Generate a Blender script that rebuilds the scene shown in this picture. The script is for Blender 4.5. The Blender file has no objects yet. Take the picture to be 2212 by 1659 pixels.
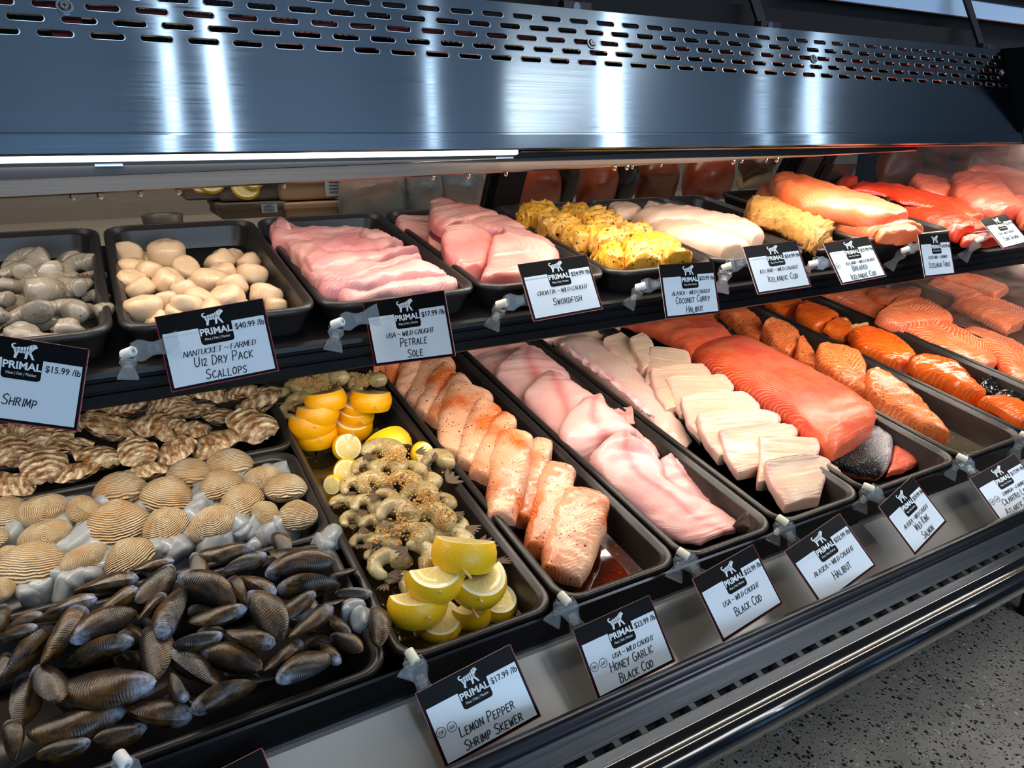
import bpy, bmesh, math, random
import numpy as np
from mathutils import Vector, Matrix, Euler, noise
R_=random.Random(7)
SC=bpy.context.scene
COL=SC.collection
ORD=['first','second','third','fourth','fifth','sixth','seventh','eighth','ninth','tenth','eleventh','twelfth','thirteenth','fourteenth','fifteenth','sixteenth','seventeenth','eighteenth','nineteenth','twentieth']
H=1.35                      # camera height above the floor; geometry below is laid out relative to the lens height
# ------------------------------------------------------------------ camera, world, light, exposure
F=1540.0; CX,CY=1106.0,829.5
YAW=math.radians(29.25); PIT=math.atan(543.5/F)
cam=bpy.data.cameras.new('camera'); camo=bpy.data.objects.new('camera',cam); COL.objects.link(camo)
cam.sensor_width=36.0; cam.lens=F/2212*36.0; cam.clip_start=.01
camo.location=(0,0,H); camo.rotation_euler=(math.pi/2-PIT,0,-YAW)
SC.camera=camo
vs=SC.view_settings; vs.view_transform='Standard'; vs.look='None'; vs.gamma=1; vs.use_curve_mapping=False; vs.exposure=0.0
SC.cycles.use_denoising=True
SC.cycles.max_bounces=10; SC.cycles.transmission_bounces=8; SC.cycles.transparent_max_bounces=10; SC.cycles.diffuse_bounces=3; SC.cycles.glossy_bounces=4
SC.cycles.caustics_reflective=False; SC.cycles.caustics_refractive=False; SC.cycles.sample_clamp_indirect=4
def srgb(r,g=None,b=None):
    if g is None: r,g,b=[int(r[i:i+2],16) for i in (0,2,4)]
    f=lambda c:(c/255/12.92 if c<=10 else ((c/255+.055)/1.055)**2.4)
    return (f(r),f(g),f(b),1)
W=bpy.data.worlds.new('world'); SC.world=W; W.use_nodes=True
W.node_tree.nodes['Background'].inputs[0].default_value=srgb(150,180,215); W.node_tree.nodes['Background'].inputs[1].default_value=.30
def area(name,loc,target,sx,sy,power,color,spread=None):
    l=bpy.data.lights.new(name,'AREA'); l.shape='RECTANGLE'; l.size=sx; l.size_y=sy; l.energy=power; l.color=color[:3]
    if spread: l.spread=spread
    o=bpy.data.objects.new(name,l); COL.objects.link(o); o.location=(loc[0],loc[1],loc[2]+H)
    d=Vector(target)-Vector(loc); o.rotation_euler=d.to_track_quat('-Z','Y').to_euler() ; return o
LEDC=(1.0,.90,.76)
def strip(name,x0,x1,y,z,w,power,ty,tz,color):
    # a strip-shaped area lamp: long side along X
    l=bpy.data.lights.new(name,'AREA'); l.shape='RECTANGLE'; l.size=x1-x0; l.size_y=w; l.energy=power; l.color=color
    o=bpy.data.objects.new(name,l); COL.objects.link(o); o.location=((x0+x1)/2,y,z+H)
    zz=-(Vector((0,ty-y,tz-z)).normalized()); xx=Vector((1,0,0)); yy=zz.cross(xx)
    o.rotation_euler=Matrix((xx,yy,zz)).transposed().to_euler(); return o
strip('hood_led_front',-.55,1.60,.688,-.026,.014,6.0,.60,-.30,LEDC)
strip('hood_fill_rear',-.55,1.60,.735,-.020,.014,2.2,.84,-.30,LEDC)  # added fill to brighten the upper trays; the hood has no tube here
strip('shelf_led',-.55,1.60,.700,-.235,.012,3.4,.76,-.45,LEDC)
area('window_daylight',(0.6,-4.3,.5),(0.6,1,-.3),3.8,2.2,98,(.58,.80,1.0))
area('floor_fill',(2.5,-.9,1.80),(2.1,-.1,-1.3),1.4,.9,30,(1.0,.97,.93),math.radians(75))  # added fill aimed down to brighten the floor
# ------------------------------------------------------------------ pixel rays -> points on real planes
_Fh=Vector((math.sin(YAW),math.cos(YAW),0)); _R=Vector((math.cos(YAW),-math.sin(YAW),0)); _Z=Vector((0,0,1))
_fw=_Fh*math.cos(PIT)-_Z*math.sin(PIT); _dn=-_Fh*math.sin(PIT)-_Z*math.cos(PIT)
def ray(x,y): return _R*(x-CX)+_dn*(y-CY)+_fw*F
def atY(x,y,Y): r=ray(x,y); return r*(Y/r.y)
TILT=math.atan(.162)
class Frame:
    def __init__(s,y,z): s.o=Vector((0,y,z)); s.M=Matrix.Rotation(TILT,3,'X'); s.Mi=s.M.transposed()
    def at(s,px,py,h):
        r=s.Mi@ray(px,py); o=s.Mi@(-s.o); t=(h-o.z)/r.z; return o+r*t
    def world(s,p): return s.o+s.M@Vector(p)+Vector((0,0,H))
    def mat(s,p): return Matrix.Translation(s.world(p))@s.M.to_4x4()
LOW=Frame(.478,-.428); UP=Frame(.677,-.158)
def crop(ox,oy,sc): return lambda x,y:(ox+x/sc,oy+y/sc)
# ------------------------------------------------------------------ object helpers
def link(o): COL.objects.link(o); return o
def tag(o,label,cat,group=None,kind=None):
    if label: o['label']=label
    if cat: o['category']=cat
    if group: o['group']=group
    if kind: o['kind']=kind
    return o
def empty(name,M=None):
    o=bpy.data.objects.new(name,None); link(o); o.empty_display_size=.02
    if M is not None: o.matrix_world=M
    return o
def mesh(name,verts,faces,mat,parent=None,M=None,smooth=True,uv=None,mats=None,mi=None):
    me=bpy.data.meshes.new(name); me.from_pydata([tuple(v) for v in verts],[],faces); me.update()
    if mats:
        for m in mats: me.materials.append(m)
        if mi is not None: me.polygons.foreach_set('material_index',mi)
    elif mat: me.materials.append(mat)
    if smooth: me.polygons.foreach_set('use_smooth',[True]*len(me.polygons))
    if uv is not None:
        l=me.uv_layers.new(name='UVMap'); li=[0]*len(me.loops); me.loops.foreach_get('vertex_index',li)
        a=[]
        for i in li: a+=uv[i]
        l.data.foreach_set('uv',a)
    o=bpy.data.objects.new(name,me); link(o)
    if parent: o.parent=parent
    if M is not None:
        if parent: o.matrix_basis=M
        else: o.matrix_world=M
    return o
def inst(o,name,parent=None,M=None):
    c=bpy.data.objects.new(name,o.data if hasattr(o,'data') else o); link(c)
    if parent: c.parent=parent
    if M is not None: c.matrix_basis=M
    return c
class MB:
    def __init__(s): s.v=[]; s.f=[]
    def add(s,v,f):
        n=len(s.v); s.v+=[tuple(x) for x in v]; s.f+=[tuple(i+n for i in q) for q in f]; return s
    def box(s,x0,x1,y0,y1,z0,z1):
        return s.add([(x,y,z) for z in(z0,z1) for y in(y0,y1) for x in(x0,x1)],[(0,2,3,1),(4,5,7,6),(0,1,5,4),(2,6,7,3),(0,4,6,2),(1,3,7,5)])
    def tube(s,p0,p1,r0,r1=None,n=12,cap=True):
        r1=r0 if r1 is None else r1; p0=Vector(p0);p1=Vector(p1); d=(p1-p0).normalized()
        a=d.orthogonal().normalized(); b=d.cross(a); v=[]
        for p,r in((p0,r0),(p1,r1)):
            for k in range(n): t=2*math.pi*k/n; v.append(p+a*(r*math.cos(t))+b*(r*math.sin(t)))
        f=[(k,(k+1)%n,n+(k+1)%n,n+k) for k in range(n)]
        if cap: f+=[tuple(range(n-1,-1,-1)),tuple(range(n,2*n))]
        return s.add(v,f)
    def prism(s,outline,z0,z1):
        n=len(outline); v=[(x,y,z0) for x,y in outline]+[(x,y,z1) for x,y in outline]
        f=[tuple(range(n-1,-1,-1)),tuple(range(n,2*n))]+[(k,(k+1)%n,n+(k+1)%n,n+k) for k in range(n)]
        return s.add(v,f)
    def build(s,name,mat,parent=None,M=None,smooth=False): return mesh(name,s.v,s.f,mat,parent,M,smooth)
def bevel(o,w,seg=2):
    m=o.modifiers.new('bevel','BEVEL'); m.width=w; m.segments=seg; m.limit_method='ANGLE'; return o
def grid_faces(nu,nv,wrap=False):
    f=[]
    for i in range(nu-1):
        for j in range(nv if wrap else nv-1): f.append((i*nv+j,i*nv+(j+1)%nv,(i+1)*nv+(j+1)%nv,(i+1)*nv+j))
    return f
def loft_x(profile,x0,x1,xs=None):
    xs=xs or [x0,x1]; n=len(profile); v=[(x,p[0],p[1]+H) for x in xs for p in profile]
    return v,[(i*n+j,i*n+j+1,(i+1)*n+j+1,(i+1)*n+j) for i in range(len(xs)-1) for j in range(n-1)]
# ------------------------------------------------------------------ materials
def newmat(name):
    m=bpy.data.materials.new(name); m.use_nodes=True; nt=m.node_tree; b=nt.nodes['Principled BSDF']; return m,nt,b
def N(nt,t,**k):
    n=nt.nodes.new(t)
    for a,v in k.items():
        if hasattr(n,a): setattr(n,a,v)
    return n
def mth(nt,op,a,b=None,c=None):
    n=nt.nodes.new('ShaderNodeMath'); n.operation=op
    for i,x in enumerate((a,b,c)):
        if x is None: continue
        if isinstance(x,(int,float)): n.inputs[i].default_value=x
        else: nt.links.new(x,n.inputs[i])
    return n.outputs[0]
def mixc(nt,fac,a,b):
    n=nt.nodes.new('ShaderNodeMix'); n.data_type='RGBA'
    for i,x in((0,fac),(6,a),(7,b)):
        if isinstance(x,(int,float)): n.inputs[i].default_value=x
        elif isinstance(x,tuple): n.inputs[i].default_value=x
        else: nt.links.new(x,n.inputs[i])
    return n.outputs[2]
def ramp(nt,x,a,b):
    n=nt.nodes.new('ShaderNodeMapRange'); n.clamp=True; nt.links.new(x,n.inputs[0]); n.inputs[1].default_value=a; n.inputs[2].default_value=b; return n.outputs[0]
def tnoise(nt,vec,scale,detail=3,rough=.5,dist=0):
    n=nt.nodes.new('ShaderNodeTexNoise'); n.inputs['Scale'].default_value=scale; n.inputs['Detail'].default_value=detail; n.inputs['Roughness'].default_value=rough; n.inputs['Distortion'].default_value=dist
    if vec: nt.links.new(vec,n.inputs['Vector'])
    return n.outputs['Fac']
def vscale(nt,vec,s):
    n=nt.nodes.new('ShaderNodeVectorMath'); n.operation='MULTIPLY'; nt.links.new(vec,n.inputs[0]); n.inputs[1].default_value=s; return n.outputs[0]
def obj_co(nt): return nt.nodes.new('ShaderNodeTexCoord').outputs['Object']
def uv_co(nt): return nt.nodes.new('ShaderNodeTexCoord').outputs['UV']
def geo_co(nt): return nt.nodes.new('ShaderNodeNewGeometry').outputs['Position']
def rnd(nt): return nt.nodes.new('ShaderNodeObjectInfo').outputs['Random']
def sep(nt,v):
    n=nt.nodes.new('ShaderNodeSeparateXYZ'); nt.links.new(v,n.inputs[0]); return n.outputs
def bump(nt,b,h,strength,dist=.001):
    n=nt.nodes.new('ShaderNodeBump'); n.inputs['Strength'].default_value=strength; n.inputs['Distance'].default_value=dist
    nt.links.new(h,n.inputs['Height']); nt.links.new(n.outputs[0],b.inputs['Normal']); return n
def setp(b,**k):
    for a,v in k.items(): b.inputs[a.replace('_',' ')].default_value=v
def simple(name,c,rough=.5,metal=0,**k):
    m,nt,b=newmat(name); setp(b,Base_Color=c,Roughness=rough,Metallic=metal)
    for a,v in k.items(): b.inputs[a.replace('_',' ')].default_value=v
    return m
def specks(nt,col,vec,scale,size,color,dens=.5):
    v=nt.nodes.new('ShaderNodeTexVoronoi'); v.inputs['Scale'].default_value=scale; nt.links.new(vec,v.inputs['Vector'])
    s=sep(nt,v.outputs['Color'])
    sz=mth(nt,'MULTIPLY',s[1],size)
    a=mth(nt,'LESS_THAN',v.outputs['Distance'],sz); bb=mth(nt,'LESS_THAN',s[0],dens)
    clump=ramp(nt,tnoise(nt,vec,scale*.12,2),.38,.50)
    k=mth(nt,'MULTIPLY',mth(nt,'MULTIPLY',a,bb),clump)
    return mixc(nt,k,col,color),k
def fish(name,c1,c2,cl=None,lines=(30,14,.25),amt=.5,blot=25,rough=.28,sss=.2,bmp=.35,sp=(),c3=None,edge=None,mid=None):
    m,nt,b=newmat(name); pos=geo_co(nt); uv=uv_co(nt); s=sep(nt,uv)
    n1=tnoise(nt,pos,blot,4,.55); col=mixc(nt,ramp(nt,n1,.35,.65),c1,c2)
    n2=mth(nt,'ADD',mth(nt,'MULTIPLY',tnoise(nt,pos,blot*6,3,.6),.7),mth(nt,'MULTIPLY',tnoise(nt,pos,420,3,.6),.45))
    if c3: col=mixc(nt,ramp(nt,tnoise(nt,pos,blot*.6,3),.47,.62),col,c3)
    hgt=n2
    if cl:
        w=mth(nt,'ADD',mth(nt,'MULTIPLY',s[0],lines[0]),mth(nt,'MULTIPLY',mth(nt,'ABSOLUTE',mth(nt,'SUBTRACT',s[1],.5)),lines[1]))
        w=mth(nt,'ADD',w,mth(nt,'MULTIPLY',tnoise(nt,pos,22,2),3.2))
        fr=mth(nt,'ABSOLUTE',mth(nt,'SUBTRACT',mth(nt,'FRACT',w),.5))
        ln=ramp(nt,fr,lines[2],0.0)
        ln=mth(nt,'MULTIPLY',ln,ramp(nt,tnoise(nt,pos,30,2),.3,.6))
        col=mixc(nt,mth(nt,'MULTIPLY',ln,amt),col,cl)
        hgt=mth(nt,'ADD',mth(nt,'MULTIPLY',n2,1.0),mth(nt,'MULTIPLY',ln,-.5))
    if edge: col=mixc(nt,ramp(nt,mth(nt,'ABSOLUTE',mth(nt,'SUBTRACT',s[1],.5)),.36,.5),col,edge)
    if mid: col=mixc(nt,mth(nt,'MULTIPLY',ramp(nt,mth(nt,'ABSOLUTE',mth(nt,'SUBTRACT',mth(nt,'ADD',s[1],mth(nt,'MULTIPLY',tnoise(nt,pos,26,3),.16)),.56)),.13,.0),.75),col,mid)
    for q in sp:
        col,k=specks(nt,col,pos,*q); hgt=mth(nt,'ADD',hgt,mth(nt,'MULTIPLY',k,.6))
    nt.links.new(col,b.inputs['Base Color']); setp(b,Roughness=rough,Subsurface_Weight=sss,Subsurface_Scale=.005,Coat_Weight=.12,Coat_Roughness=.15)
    b.inputs['Subsurface Radius'].default_value=(1,.45,.3)
    bump(nt,b,hgt,bmp,.0012); return m
def brushed(name,c,rough=.28,aniso=.85,bscale=(6,900,900),bs=.02,metal=1):
    m,nt,b=newmat(name); setp(b,Base_Color=c,Metallic=metal,Roughness=rough,Anisotropic=aniso,Anisotropic_Rotation=.25)
    t=nt.nodes.new('ShaderNodeTangent'); t.direction_type='UV_MAP'; t.uv_map='UVMap'; nt.links.new(t.outputs[0],b.inputs['Tangent'])
    p=vscale(nt,geo_co(nt),bscale); n=tnoise(nt,p,1,2)
    r=mth(nt,'ADD',mth(nt,'MULTIPLY',n,.14),rough-.07); nt.links.new(r,b.inputs['Roughness'])
    bump(nt,b,n,bs,.0004); return m
M={}
M['black_plastic']=simple('black_melamine',srgb(24,23,24),.22,Specular_IOR_Level=.45)
M['tray']=simple('tray_melamine',srgb(44,39,37),.34,Specular_IOR_Level=.45)
M['shelf']=simple('shelf_black',srgb(17,15,16),.3,Specular_IOR_Level=.2)
M['case_black']=simple('case_black',srgb(13,13,15),.3,Specular_IOR_Level=.3)
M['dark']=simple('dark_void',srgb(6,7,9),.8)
M['steel']=brushed('brushed_steel',srgb(138,156,172),.14,.98,(6,900,900),.0)
M['steel_low']=brushed('ledge_steel',srgb(150,146,140),.34,.6,(6,500,500),.006,.55)
M['rail']=brushed('rail_black',srgb(48,50,56),.26,.5,(6,700,700),.004)
M['grille']=brushed('grille_steel',srgb(125,132,142),.25,.6,(6,700,700),.004)
M['drip']=brushed('drip_rail_steel',srgb(104,88,78),.32,.5,(6,700,700))
M['bronze']=simple('bronze_frame',srgb(48,38,34),.4,.4)
M['bracket']=simple('galvanised_bracket',srgb(140,125,118),.35,.9)
M['screw']=simple('screw_steel',srgb(150,155,160),.3,1)
M['copper']=simple('coil_copper',srgb(120,45,38),.5,.3)
def emis(name,c,s):
    m,nt,b=newmat(name); setp(b,Base_Color=c,Emission_Color=c,Emission_Strength=s); return m
M['led']=emis('led_diffuser',srgb(255,250,240),3.0)
m,nt,b=newmat('clear_plastic'); out=nt.nodes['Material Output']; tr=N(nt,'ShaderNodeBsdfTransparent'); tr.inputs[0].default_value=(.93,.94,.95,1); lw=N(nt,'ShaderNodeLayerWeight'); lw.inputs[0].default_value=.35; mx=N(nt,'ShaderNodeMixShader'); nt.links.new(mth(nt,'ADD',mth(nt,'MULTIPLY',lw.outputs['Fresnel'],.34),.06),mx.inputs[0]); nt.links.new(tr.outputs[0],mx.inputs[1]); nt.links.new(b.outputs[0],mx.inputs[2]); nt.links.new(mx.outputs[0],out.inputs[0]); setp(b,Base_Color=srgb(205,208,210),Roughness=.05,Specular_IOR_Level=1.0); M['clear']=m
m,nt,b=newmat('ice'); setp(b,Base_Color=srgb(240,243,244),Roughness=.03,Transmission_Weight=.68,IOR=1.31,Coat_Weight=.3); bump(nt,b,tnoise(nt,obj_co(nt),1.4,1),.15,.10); M['ice']=m
m,nt,b=newmat('door_glass'); out=nt.nodes['Material Output']; tr=N(nt,'ShaderNodeBsdfTransparent'); tr.inputs[0].default_value=(.86,.88,.88,1); gl_=N(nt,'ShaderNodeBsdfGlossy'); gl_.inputs['Roughness'].default_value=.02; mx=N(nt,'ShaderNodeMixShader'); mx.inputs[0].default_value=.10; nt.links.new(tr.outputs[0],mx.inputs[1]); nt.links.new(gl_.outputs[0],mx.inputs[2]); nt.links.new(mx.outputs[0],out.inputs[0]); M['glass']=m
m,nt,b=newmat('water_drop'); setp(b,Base_Color=(1,1,1,1),Roughness=.02,Transmission_Weight=1,IOR=1.33); M['drop']=m
# fogged end glass
m,nt,b=newmat('fogged_glass'); out=nt.nodes['Material Output']; tr=N(nt,'ShaderNodeBsdfTransparent'); mx=N(nt,'ShaderNodeMixShader')
setp(b,Base_Color=srgb(150,132,126),Roughness=.4); g=vscale(nt,geo_co(nt),(1,5,14)); fg=tnoise(nt,g,1.6,6,.65,.8)
nt.links.new(mth(nt,'ADD',mth(nt,'MULTIPLY',ramp(nt,fg,.38,.75),.30),.05),mx.inputs[0]); nt.links.new(tr.outputs[0],mx.inputs[1]); nt.links.new(b.outputs[0],mx.inputs[2]); nt.links.new(mx.outputs[0],out.inputs[0]); M['fog']=m
# terrazzo floor
m,nt,b=newmat('terrazzo'); p=geo_co(nt)
dp=N(nt,'ShaderNodeVectorMath',operation='ADD'); nz=N(nt,'ShaderNodeTexNoise'); nz.inputs['Scale'].default_value=90; nt.links.new(p,nz.inputs['Vector'])
nt.links.new(p,dp.inputs[0]); nt.links.new(vscale(nt,nz.outputs['Color'],(.010,.010,.010)),dp.inputs[1])
col=mixc(nt,ramp(nt,tnoise(nt,p,9,5,.6),.35,.65),srgb(106,103,98),srgb(124,120,113))
for sc_,sz,cc,de in((95,.55,srgb(22,22,26),.36),(210,.55,srgb(30,30,34),.45),(60,.42,srgb(52,52,56),.16),(120,.5,srgb(150,146,138),.10)):
    v=N(nt,'ShaderNodeTexVoronoi'); v.inputs['Scale'].default_value=sc_; nt.links.new(dp.outputs[0],v.inputs['Vector']); s=sep(nt,v.outputs['Color'])
    k=mth(nt,'MULTIPLY',mth(nt,'LESS_THAN',v.outputs['Distance'],mth(nt,'MULTIPLY',s[1],sz)),mth(nt,'LESS_THAN',s[0],de)); col=mixc(nt,k,col,cc)
nt.links.new(col,b.inputs['Base Color']); setp(b,Roughness=.42); M['terrazzo']=m
M['wall']=simple('painted_wall',srgb(150,150,150),.8); M['ceiling']=simple('ceiling_paint',srgb(176,182,190),.8)
# fish
P_=lambda *a:srgb(*a)
M['sole']=fish('sole_flesh',P_(234,176,166),P_(222,146,140),P_(206,124,118),(34,14,.2),.5,22,.3,.3,.45,c3=P_(222,140,140))
M['blackcod']=fish('black_cod_flesh',P_(240,194,184),P_(232,166,156),P_(214,138,130),(30,22,.16),.55,16,.3,.3,.35,edge=P_(226,166,160),mid=P_(216,112,112))
M['honeycod']=fish('honey_cod_flesh',P_(235,178,140),P_(226,160,122),P_(246,206,176),(22,10,.25),.35,22,.2,.25,.35,sp=((260,.42,P_(150,42,18),.32),(420,.4,P_(60,32,20),.16)),c3=P_(206,98,28))
M['halibut']=fish('halibut_flesh',P_(226,196,166),P_(220,180,152),P_(200,156,130),(20,8,.14),.35,16,.3,.3,.25,edge=P_(238,186,172))
M['bloodline']=simple('bloodline_flesh',P_(232,138,130),.3)
M['halibutlong']=fish('halibut_fillet_flesh',P_(238,200,182),P_(234,182,164),P_(248,224,210),(50,8,.25),.35,14,.25,.3,.3)
M['king']=fish('king_salmon_flesh',P_(238,94,50),P_(224,76,42),P_(255,168,128),(60,40,.24),.95,14,.25,.2,.5,c3=P_(226,84,62))
M['atlantic']=fish('atlantic_salmon_flesh',P_(240,118,66),P_(232,102,56),P_(255,205,168),(22,12,.20),.95,14,.22,.22,.35)
M['cilantro']=fish('cilantro_salmon_flesh',P_(236,122,60),P_(222,100,46),P_(250,180,130),(18,10,.22),.6,18,.25,.2,.4,sp=((330,.45,P_(52,60,20),.42),(420,.4,P_(90,60,24),.3),(300,.4,P_(240,190,120),.3)))
M['marinated']=fish('marinated_salmon_flesh',P_(238,104,28),P_(222,78,18),P_(250,150,70),(16,8,.22),.6,18,.1,.15,.3)
M['steelhead']=fish('steelhead_flesh',P_(238,116,62),P_(232,100,54),P_(250,180,130),(70,20,.25),.5,12,.25,.2,.35,c3=P_(236,134,100))
M['sockeye']=fish('sockeye_flesh',P_(232,66,30),P_(214,46,24),P_(246,128,90),(50,16,.25),.4,14,.2,.15,.4)
M['coho']=fish('coho_flesh',P_(214,100,74),P_(200,88,68),P_(228,150,124),(50,16,.25),.45,14,.25,.15,.35)
M['swordfish']=fish('swordfish_flesh',P_(230,178,164),P_(220,150,138),P_(206,116,108),(5,12,.18),.5,14,.28,.3,.3,c3=P_(230,130,122),edge=P_(214,120,118))
M['cod']=fish('cod_flesh',P_(234,200,176),P_(228,184,158),P_(208,158,132),(34,16,.16),.6,14,.25,.3,.3,c3=P_(240,190,168))
M['curry']=fish('curry_halibut',P_(222,168,78),P_(204,146,62),None,blot=34,rough=.4,sss=.15,bmp=1.0,sp=((230,.5,P_(96,72,22),.35),(300,.4,P_(160,70,20),.2),(140,.4,P_(238,214,150),.25)),c3=P_(238,172,60))
M['curry_bright']=fish('curry_halibut_bright',P_(236,174,58),P_(228,156,42),None,blot=34,rough=.35,sss=.15,bmp=.7,sp=((230,.5,P_(110,80,24),.35),(300,.4,P_(170,70,20),.2)))
M['breaded']=fish('breadcrumb_coat',P_(214,154,76),P_(184,124,54),None,blot=160,rough=.7,sss=.05,bmp=1.6,sp=((420,.5,P_(96,84,34),.25),(320,.5,P_(226,188,120),.4)))
M['shrimp']=fish('shrimp_flesh',P_(176,162,144),P_(146,134,118),P_(96,84,70),(6,2,.1),.5,40,.2,.35,.4,sp=((300,.35,P_(120,96,74),.1),))
M['skshrimp']=fish('seasoned_shrimp_flesh',P_(186,168,122),P_(158,136,90),None,blot=60,rough=.14,sss=.2,bmp=.7,sp=((300,.5,P_(196,140,62),.42),(420,.42,P_(60,42,26),.22)))
M['crumb']=simple('seasoning_crumb',P_(206,150,76),.6)
M['shelltail']=simple('shrimp_tail_shell',P_(92,72,54),.5,Specular_IOR_Level=.25)
M['scallop']=fish('scallop_flesh',P_(240,204,164),P_(238,194,150),P_(246,220,190),(40,0,.3),.3,30,.25,.35,.3)
M['skin_dark']=simple('fish_skin_dark',P_(52,48,46),.3)
m,nt,b=newmat('salmon_skin'); v=N(nt,'ShaderNodeTexVoronoi'); v.inputs['Scale'].default_value=420; p=geo_co(nt); nt.links.new(p,v.inputs['Vector'])
u=sep(nt,uv_co(nt)); nt.links.new(mixc(nt,ramp(nt,mth(nt,'ADD',u[1],mth(nt,'MULTIPLY',tnoise(nt,p,18,2),.3)),.45,.9),P_(44,38,36),P_(196,186,184)),b.inputs['Base Color']); setp(b,Roughness=.25,Metallic=.35); bump(nt,b,v.outputs['Distance'],.8,.002); M['skin']=m
M['skin_red']=simple('swordfish_rim',P_(120,44,50),.3)
M['gloss_skin']=simple('glossy_black_skin',P_(16,14,14),.08)
# shells: rings by distance from the umbo (object space, umbo at the origin side)
def shell(name,ca,cb,cc,freq,umbo,tip=None,tipr=0,rough=.35,bs=.5,sat=.35,streak=False):
    m,nt,b=newmat(name); p=obj_co(nt)
    d=N(nt,'ShaderNodeVectorMath',operation='DISTANCE'); nt.links.new(p,d.inputs[0]); d.inputs[1].default_value=umbo
    n=tnoise(nt,p,4,4,.6); w=mth(nt,'ADD',d.outputs['Value'],mth(nt,'MULTIPLY',n,.06))
    o=N(nt,'ShaderNodeVectorMath',operation='ADD'); nt.links.new(p,o.inputs[0]); rr=mth(nt,'MULTIPLY',rnd(nt),40); cmb=N(nt,'ShaderNodeCombineXYZ'); nt.links.new(rr,cmb.inputs[0]); nt.links.new(cmb.outputs[0],o.inputs[1])
    ring=mth(nt,'ABSOLUTE',mth(nt,'SUBTRACT',mth(nt,'FRACT',mth(nt,'MULTIPLY',w,freq)),.5)); rg=ramp(nt,ring,0,.5)
    big=ramp(nt,tnoise(nt,o.outputs[0],2.2,4,.6),.38,.66)
    if streak: big=ramp(nt,mth(nt,'ADD',mth(nt,'MULTIPLY',tnoise(nt,vscale(nt,o.outputs[0],(2.0,9,9)),1.6,5,.65),.6),mth(nt,'MULTIPLY',tnoise(nt,o.outputs[0],3.2,4,.7),.4)),.42,.57)
    col=mixc(nt,big,ca,cb); col=mixc(nt,mth(nt,'MULTIPLY',mth(nt,'SUBTRACT',1,rg),sat),col,cc)
    if streak and 'mussel' in name: col=mixc(nt,ramp(nt,mth(nt,'ADD',sep(nt,p)[1],mth(nt,'MULTIPLY',n,.25)),.22,.0),col,cb)
    if tip: col=mixc(nt,mth(nt,'MULTIPLY',ramp(nt,d.outputs['Value'],tipr,tipr*.3),ramp(nt,tnoise(nt,o.outputs[0],9,4,.7),.35,.6)),col,tip)
    nt.links.new(col,b.inputs['Base Color']); setp(b,Roughness=rough)
    bump(nt,b,mth(nt,'ADD',rg,mth(nt,'MULTIPLY',n,.8)),bs,.03); return m
M['mussel']=shell('mussel_shell',P_(96,66,28),P_(22,20,20),P_(16,15,15),34,(-.5,0,0),P_(160,168,190),.28,.30,.10,.30,True)
M['clam']=shell('clam_shell',P_(236,212,172),P_(212,166,112),P_(120,92,62),30,(0,.42,.12),None,0,.5,.6,.8)
M['oyster']=shell('oyster_shell',P_(240,214,172),P_(146,90,40),P_(58,40,28),7,(0,-.45,0),P_(50,42,38),.38,.45,.3,.5,True)
# lemon
m,nt,b=newmat('lemon_rind'); p=geo_co(nt); nt.links.new(mixc(nt,ramp(nt,tnoise(nt,p,20,2),.35,.65),P_(255,198,22),P_(246,190,34)),b.inputs['Base Color']); v=N(nt,'ShaderNodeTexVoronoi'); v.inputs['Scale'].default_value=700; nt.links.new(p,v.inputs['Vector']); setp(b,Roughness=.3,Subsurface_Weight=.1,Subsurface_Scale=.003); bump(nt,b,v.outputs['Distance'],.25,.001); M['rind']=m
m,nt,b=newmat('lemon_rind_deep'); p=geo_co(nt); nt.links.new(mixc(nt,ramp(nt,tnoise(nt,p,20,2),.35,.65),P_(244,172,0),P_(236,158,6)),b.inputs['Base Color']); v=N(nt,'ShaderNodeTexVoronoi'); v.inputs['Scale'].default_value=700; nt.links.new(p,v.inputs['Vector']); setp(b,Roughness=.25); bump(nt,b,v.outputs['Distance'],.25,.001); M['rind_deep']=m
m,nt,b=newmat('lemon_flesh'); s=sep(nt,obj_co(nt)); rr=mth(nt,'SQRT',mth(nt,'ADD',mth(nt,'MULTIPLY',s[0],s[0]),mth(nt,'MULTIPLY',s[1],s[1]))); an=mth(nt,'ARCTAN2',s[1],s[0])
seg=mth(nt,'ABSOLUTE',mth(nt,'SUBTRACT',mth(nt,'FRACT',mth(nt,'MULTIPLY',an,10/6.2832)),.5)); mem=ramp(nt,mth(nt,'MULTIPLY',mth(nt,'SUBTRACT',.5,seg),rr),.025,.0); pith=ramp(nt,rr,.76,.80); core=ramp(nt,rr,.12,.08)
cell=tnoise(nt,vscale(nt,obj_co(nt),(9,9,2)),1.5,2); fl=mixc(nt,cell,P_(226,196,104),P_(240,220,150)); white=mth(nt,'MAXIMUM',mth(nt,'MAXIMUM',mem,pith),core)
nt.links.new(mixc(nt,white,fl,P_(246,238,206)),b.inputs['Base Color']); setp(b,Roughness=.2,Subsurface_Weight=.2,Subsurface_Scale=.004); M['flesh']=m
M['wood']=simple('skewer_wood',P_(206,166,108),.6)
def liquid(name,c,c2=None):
    m,nt,b=newmat(name); p=geo_co(nt); col=mixc(nt,ramp(nt,tnoise(nt,p,40,4),.4,.65),c,c2 or c); col,k=specks(nt,col,p,260,.4,P_(190,90,30),.25)
    nt.links.new(col,b.inputs['Base Color']); setp(b,Roughness=.04,Coat_Weight=.5); bump(nt,b,tnoise(nt,p,30,2),.25,.002); return m
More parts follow.
